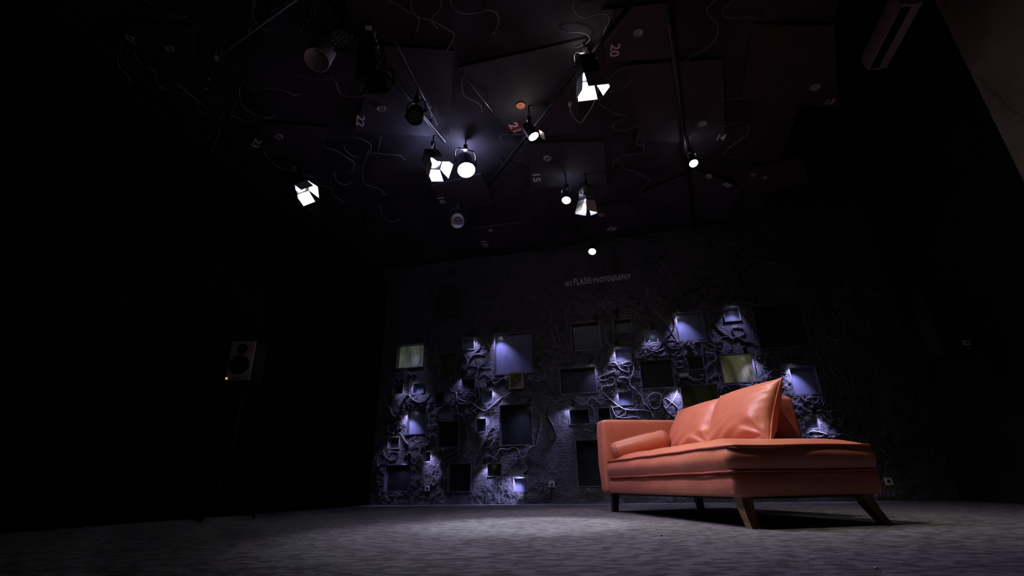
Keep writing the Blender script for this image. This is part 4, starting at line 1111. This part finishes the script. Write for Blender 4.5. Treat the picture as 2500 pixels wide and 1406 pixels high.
for (m_, px), lab_ in zip(CEIL, _labs):
    pts = catmull([on_z(x, y, 3.985) for x, y in px], 6)
    up_ = Vector((0, 0, DECK + 0.01 - 3.985))
    ta = (pts[0] - pts[2]).normalized()*0.07; tb = (pts[-1] - pts[-3]).normalized()*0.07
    pts = [pts[0] + ta + up_, pts[0] + ta*0.6 + up_*0.4] + pts + [pts[-1] + tb*0.6 + up_*0.4, pts[-1] + tb + up_]   # both ends run up into the deck
    o = MB().tube(pts, 0.0055 if m_ == 'wire_pale' else 0.005, 5).build('cable', 'wire_dim' if m_ == 'wire_pale' else m_, None, True, origin=pts[0])
    tag(o, lab_, 'cable', 'cables under the ceiling')
# cables that hang free
def hanging(px, z0, z1, label, m_='wire_grey', r=0.005, plug=False):
    n = len(px); pts = []
    p0_ = on_z(px[0][0], px[0][1], z0); top_ = Vector((p0_.x, p0_.y, DECK + 0.01))
    for i, (x, y) in enumerate(px):
        pts.append(on_z(x, y, z0 + (z1 - z0)*i/(n-1)))
    pts = [top_] + catmull(pts, 6)
    t = thing('hanging_cable', pts[0], label, 'cable', 'cables hanging from the ceiling')
    MB().tube(pts, r, 5).build('cord', m_, t, True)
    if plug:
        d = (pts[-1] - pts[-4]).normalized()
        MB().lathe([(0.008, -0.02), (0.016, 0.0), (0.018, 0.03), (0.012, 0.04)], 10, frame_m(pts[-1], d.cross(Vector((0, 0, 1))).normalized(), d.cross(d.cross(Vector((0, 0, 1)))).normalized(), d)).build('plug', 'dirty_white', t, 40)
hanging(k4([(1000,860),(985,890),(960,970),(900,1070),(850,1140),(820,1145),(780,1110),(745,1050),(737,990)]), 3.70, 3.62, 'white cable looping below the topmost barn-door lamp', 'wire_pale', 0.006, True)
hanging(k1([(680,500),(620,640),(640,740),(700,800),(760,890),(740,940),(620,940),(440,880)]), 3.93, 3.80, 'grey cable with plug dangling at the upper left', 'wire_grey', 0.005, True)
hanging(k7([(1300,25),(1290,110),(1260,200),(1225,290),(1205,330),(1170,355)]), 3.93, 3.82, 'twisted cable with plug hanging below the thin bar at the left', 'wire_grey', 0.005, True)
hanging([(1700,606),(1690,640),(1700,665),(1722,680),(1728,705)], 3.9, 3.72, 'black cable dropping from the end of the pipe beside the lettering', 'wire_black', 0.008)

# ------------------------------------------------------------------ air conditioner on the right wall
pA = on_plane(2165, 165, RW(S1, 0, 0), WT)
nA = -(pA - W0).dot(WI); zA = pA.z
t = thing('air_conditioner', RW(S1, nA + 0.45, zA), 'wall-mounted air conditioner high up at the top right', 'air conditioner')
prof = [(0.0, 0.0), (0.10, -0.012), (0.20, 0.03), (0.235, 0.10), (0.23, 0.24), (0.19, 0.29), (0.0, 0.295)]   # out from the wall, up
rings = []
for f in np.linspace(0, 0.95, 8):
    rings.append([RW(S1 - a, nA + float(f), zA + b) for a, b in prof])
MB().loft(rings).build('casing', 'dirty_white', t, 30)
MB().box((S1 - 0.195, -(nA + 0.92), zA - 0.010), (S1 - 0.105, -(nA + 0.04), zA + 0.010), WM).build('outlet_slot', 'black_plastic', t)
for k in range(11):
    MB().box((S1 - 0.19, -(nA + 0.08 + 0.08*k), zA - 0.018), (S1 - 0.11, -(nA + 0.074 + 0.08*k), zA - 0.008), WM).build('louvre', 'grey_plastic', t)
MB().box((S1 - 0.222, -(nA + 0.93), zA + 0.012), (S1 - 0.200, -(nA + 0.03), zA + 0.022), WM).build('flap', 'white_plastic', t)

# ------------------------------------------------------------------ loudspeakers
def frame_face(pos, facing):
    f = Vector((facing[0], facing[1], 0)).normalized(); x = Vector((-f.y, f.x, 0)); return frame_m(pos, x, -f, Vector((0, 0, 1)))  # local -Y faces out
pm_ = on_y(588, 880, 4.6)
M = frame_face(pm_, (0.02, -1.0))
t = thing('studio_monitor', pm_ - Vector((0, 0, 0.205)), 'black studio monitor with an orange light on its stand at the left', 'loudspeaker')
w, h, d = 0.118, 0.195, 0.24
MB().loft([[M @ Vector((sx*(w-c), yy, sz*(h-c))) for sx, sz in ((-1,-1),(1,-1),(1,1),(-1,1))] for yy, c in ((0, 0.012), (0.012, 0.0), (d-0.01, 0.0), (d, 0.01))]).build('cabinet', 'black_paint', t)
MB().box((-w+0.004, -0.006, -h+0.004), (w-0.004, 0.004, h-0.004), M).build('baffle', 'monitor_grey', t)
def fm(x, z, y=-0.006): return M @ Matrix.Translation((x, y, z)) @ Matrix.Rotation(math.pi/2, 4, 'X')
MB().lathe([(0.092, 0.0), (0.092, 0.010), (0.080, 0.012), (0.076, 0.003)], 28, fm(0, -0.045), True, False).build('woofer_ring', 'black_plastic', t, 40)
MB().lathe([(0.077, 0.004), (0.068, 0.009), (0.03, 0.002), (0.024, 0.004), (0.012, 0.009), (0.001, 0.010)], 28, fm(0, -0.045)).build('woofer_cone', 'black_metal', t, True)
MB().lathe([(0.05, 0.0), (0.048, 0.004), (0.02, 0.002), (0.012, 0.006), (0.001, 0.008)], 24, fm(0, 0.115)).build('tweeter', 'black_plastic', t, True)
MB().box((-0.106, -0.010, -0.180), (-0.092, -0.005, -0.168), M).build('power_light', 'led_orange', t)
MB().box((-0.05, -0.008, -0.176), (0.05, -0.005, -0.170), M).build('name_strip', 'black_plastic', t)
ps = pm_ + Vector((0, 0, -0.197)) + (M.to_3x3() @ Vector((0, 0.13, 0)))
t = thing('speaker_stand', Vector((ps.x, ps.y, 0)), 'dark tripod stand under the studio monitor', 'stand')
MB().box((-0.10, 0.02, -0.012), (0.10, 0.24, 0.0), M @ Matrix.Translation((0, 0, -0.196))).build('top_plate', 'black_paint', t)
MB().tube([ps - Vector((0, 0, 0.01)), Vector((ps.x, ps.y, 0.25))], 0.018, 10).build('pole', 'black_paint', t, True)
for k in range(3):
    a = 0.6 + k*2*math.pi/3
    MB().tube([Vector((ps.x, ps.y, 0.42)), Vector((ps.x + 0.30*math.cos(a), ps.y + 0.30*math.sin(a), 0.012))], 0.012, 8).build('leg', 'black_paint', t, True)

# speaker bracketed to the right wall
pc = on_plane(2322, 776, RW(S1 - 0.40, 0, 0), WT)
M = frame_face(pc, (-0.25, -0.97))
t = thing('wall_speaker', pc - Vector((0, 0, 0.36)), 'black loudspeaker hanging in the dark at the right', 'loudspeaker')
w, h, d = 0.165, 0.36, 0.26
MB().loft([[M @ Vector((sx*(w-c), yy, sz*(h-c))) for sx, sz in ((-1,-1),(1,-1),(1,1),(-1,1))] for yy, c in ((0, 0.015), (0.015, 0.0), (d-0.01, 0.0), (d, 0.04))]).build('cabinet', 'black_paint', t)
MB().box((-w+0.02, -0.010, -h+0.16), (w-0.02, -0.001, h-0.10), M).build('grille', 'velvet', t)
MB().box((-w+0.01, -0.006, h-0.075), (w-0.01, -0.001, h-0.068), M).build('trim_strip', 'black_plastic', t)
MB().box((-w+0.01, -0.006, -h+0.012), (w-0.01, -0.001, -h+0.020), M).build('trim_strip', 'black_plastic', t)
bad = MB().box((0.02, -0.012, -h+0.075), (0.072, -0.001, -h+0.122), M).build('badge', 'paper', t)
MB().box((0.032, -0.014, -h+0.088), (0.060, -0.0121, -h+0.108), M).build('badge_mark', 'black_plastic', bad)
MB().lathe([(0.016, 0.0), (0.016, 0.004)], 14, M @ Matrix.Translation((0.048, -0.001, -h+0.045)) @ Matrix.Rotation(math.pi/2, 4, 'X')).build('knob', 'grey_metal', t, 40)
wb = M @ Vector((0, d*0.7, 0)); sw = (wb - W0).dot(WT); nw = -(wb - W0).dot(WI)
MB().tube([wb, RW(S1 - 0.012, nw, wb.z)], 0.022, 10).build('bracket_arm', 'black_metal', t, True)
MB().box((S1 - 0.014, -nw - 0.07, wb.z - 0.10), (S1 - 0.001, -nw + 0.07, wb.z + 0.10), WM).build('bracket_plate', 'black_metal', t)

# ------------------------------------------------------------------ black drape along the left wall
pts = []
for k in range(0, 241):
    n = 0.02 + k*(7.6/240)
    pts.append((S0 + 0.10 + 0.035*math.sin(k*0.9) + 0.012*math.sin(k*0.37), n))
b = MB()
vs = [RW(s, n, z) for z in (0.005, 1.9, 3.75) for s, n in pts]; N = len(pts)
fs = [(r*N+i, r*N+i+1, (r+1)*N+i+1, (r+1)*N+i) for r in range(2) for i in range(N-1)]
b.add(vs, fs)
o = b.build('drape', 'velvet', None, True, origin=RW(S0 + 0.1, 3.8, 0))
o.modifiers.new('thick', 'SOLIDIFY').thickness = 0.006
tag(o, 'black pleated drape covering the left wall', 'curtain')
# small white box high on the left
p = on_z(232, 352, 3.6)
t = thing('sensor_box', p, 'small white sensor box high up on the left side', 'sensor')
M = frame_face(p, (0.6, -0.8))
MB().box((-0.035, -0.03, -0.06), (0.035, 0.03, 0.06), M).build('case', 'white_plastic', t)
MB().box((-0.02, -0.034, -0.03), (0.02, -0.030, 0.03), M).build('window', 'grey_plastic', t)
MB().tube([p + Vector((0, 0, 0.055)), Vector((p.x, p.y, DECK + 0.005))], 0.008, 6).build('rod', 'black_metal', t, True)

# ------------------------------------------------------------------ crumbs on the carpet
for (x, y, r, m_, lab) in ((1615, 1309, 0.006, 'black_plastic', 'tiny dark crumb on the carpet in front of the sofa'), (2139, 1388, 0.005, 'paper', 'tiny pale paper scrap on the carpet at the lower right'), (235, 1320, 0.006, 'black_plastic', 'tiny dark crumb on the carpet far left')):
    p = on_z(x, y, 0.0)
    o = MB().lathe([(r*0.5, 0.0), (r, r*0.4), (r*0.8, r*0.9), (r*0.3, r*1.1)], 7, Matrix.Translation(p) @ Matrix.Rotation(0.7, 4, 'Z') @ Matrix.Diagonal((1.5, 0.9, 1.0, 1.0))).build('crumb', m_, None, origin=p)
    tag(o, lab, 'crumb')
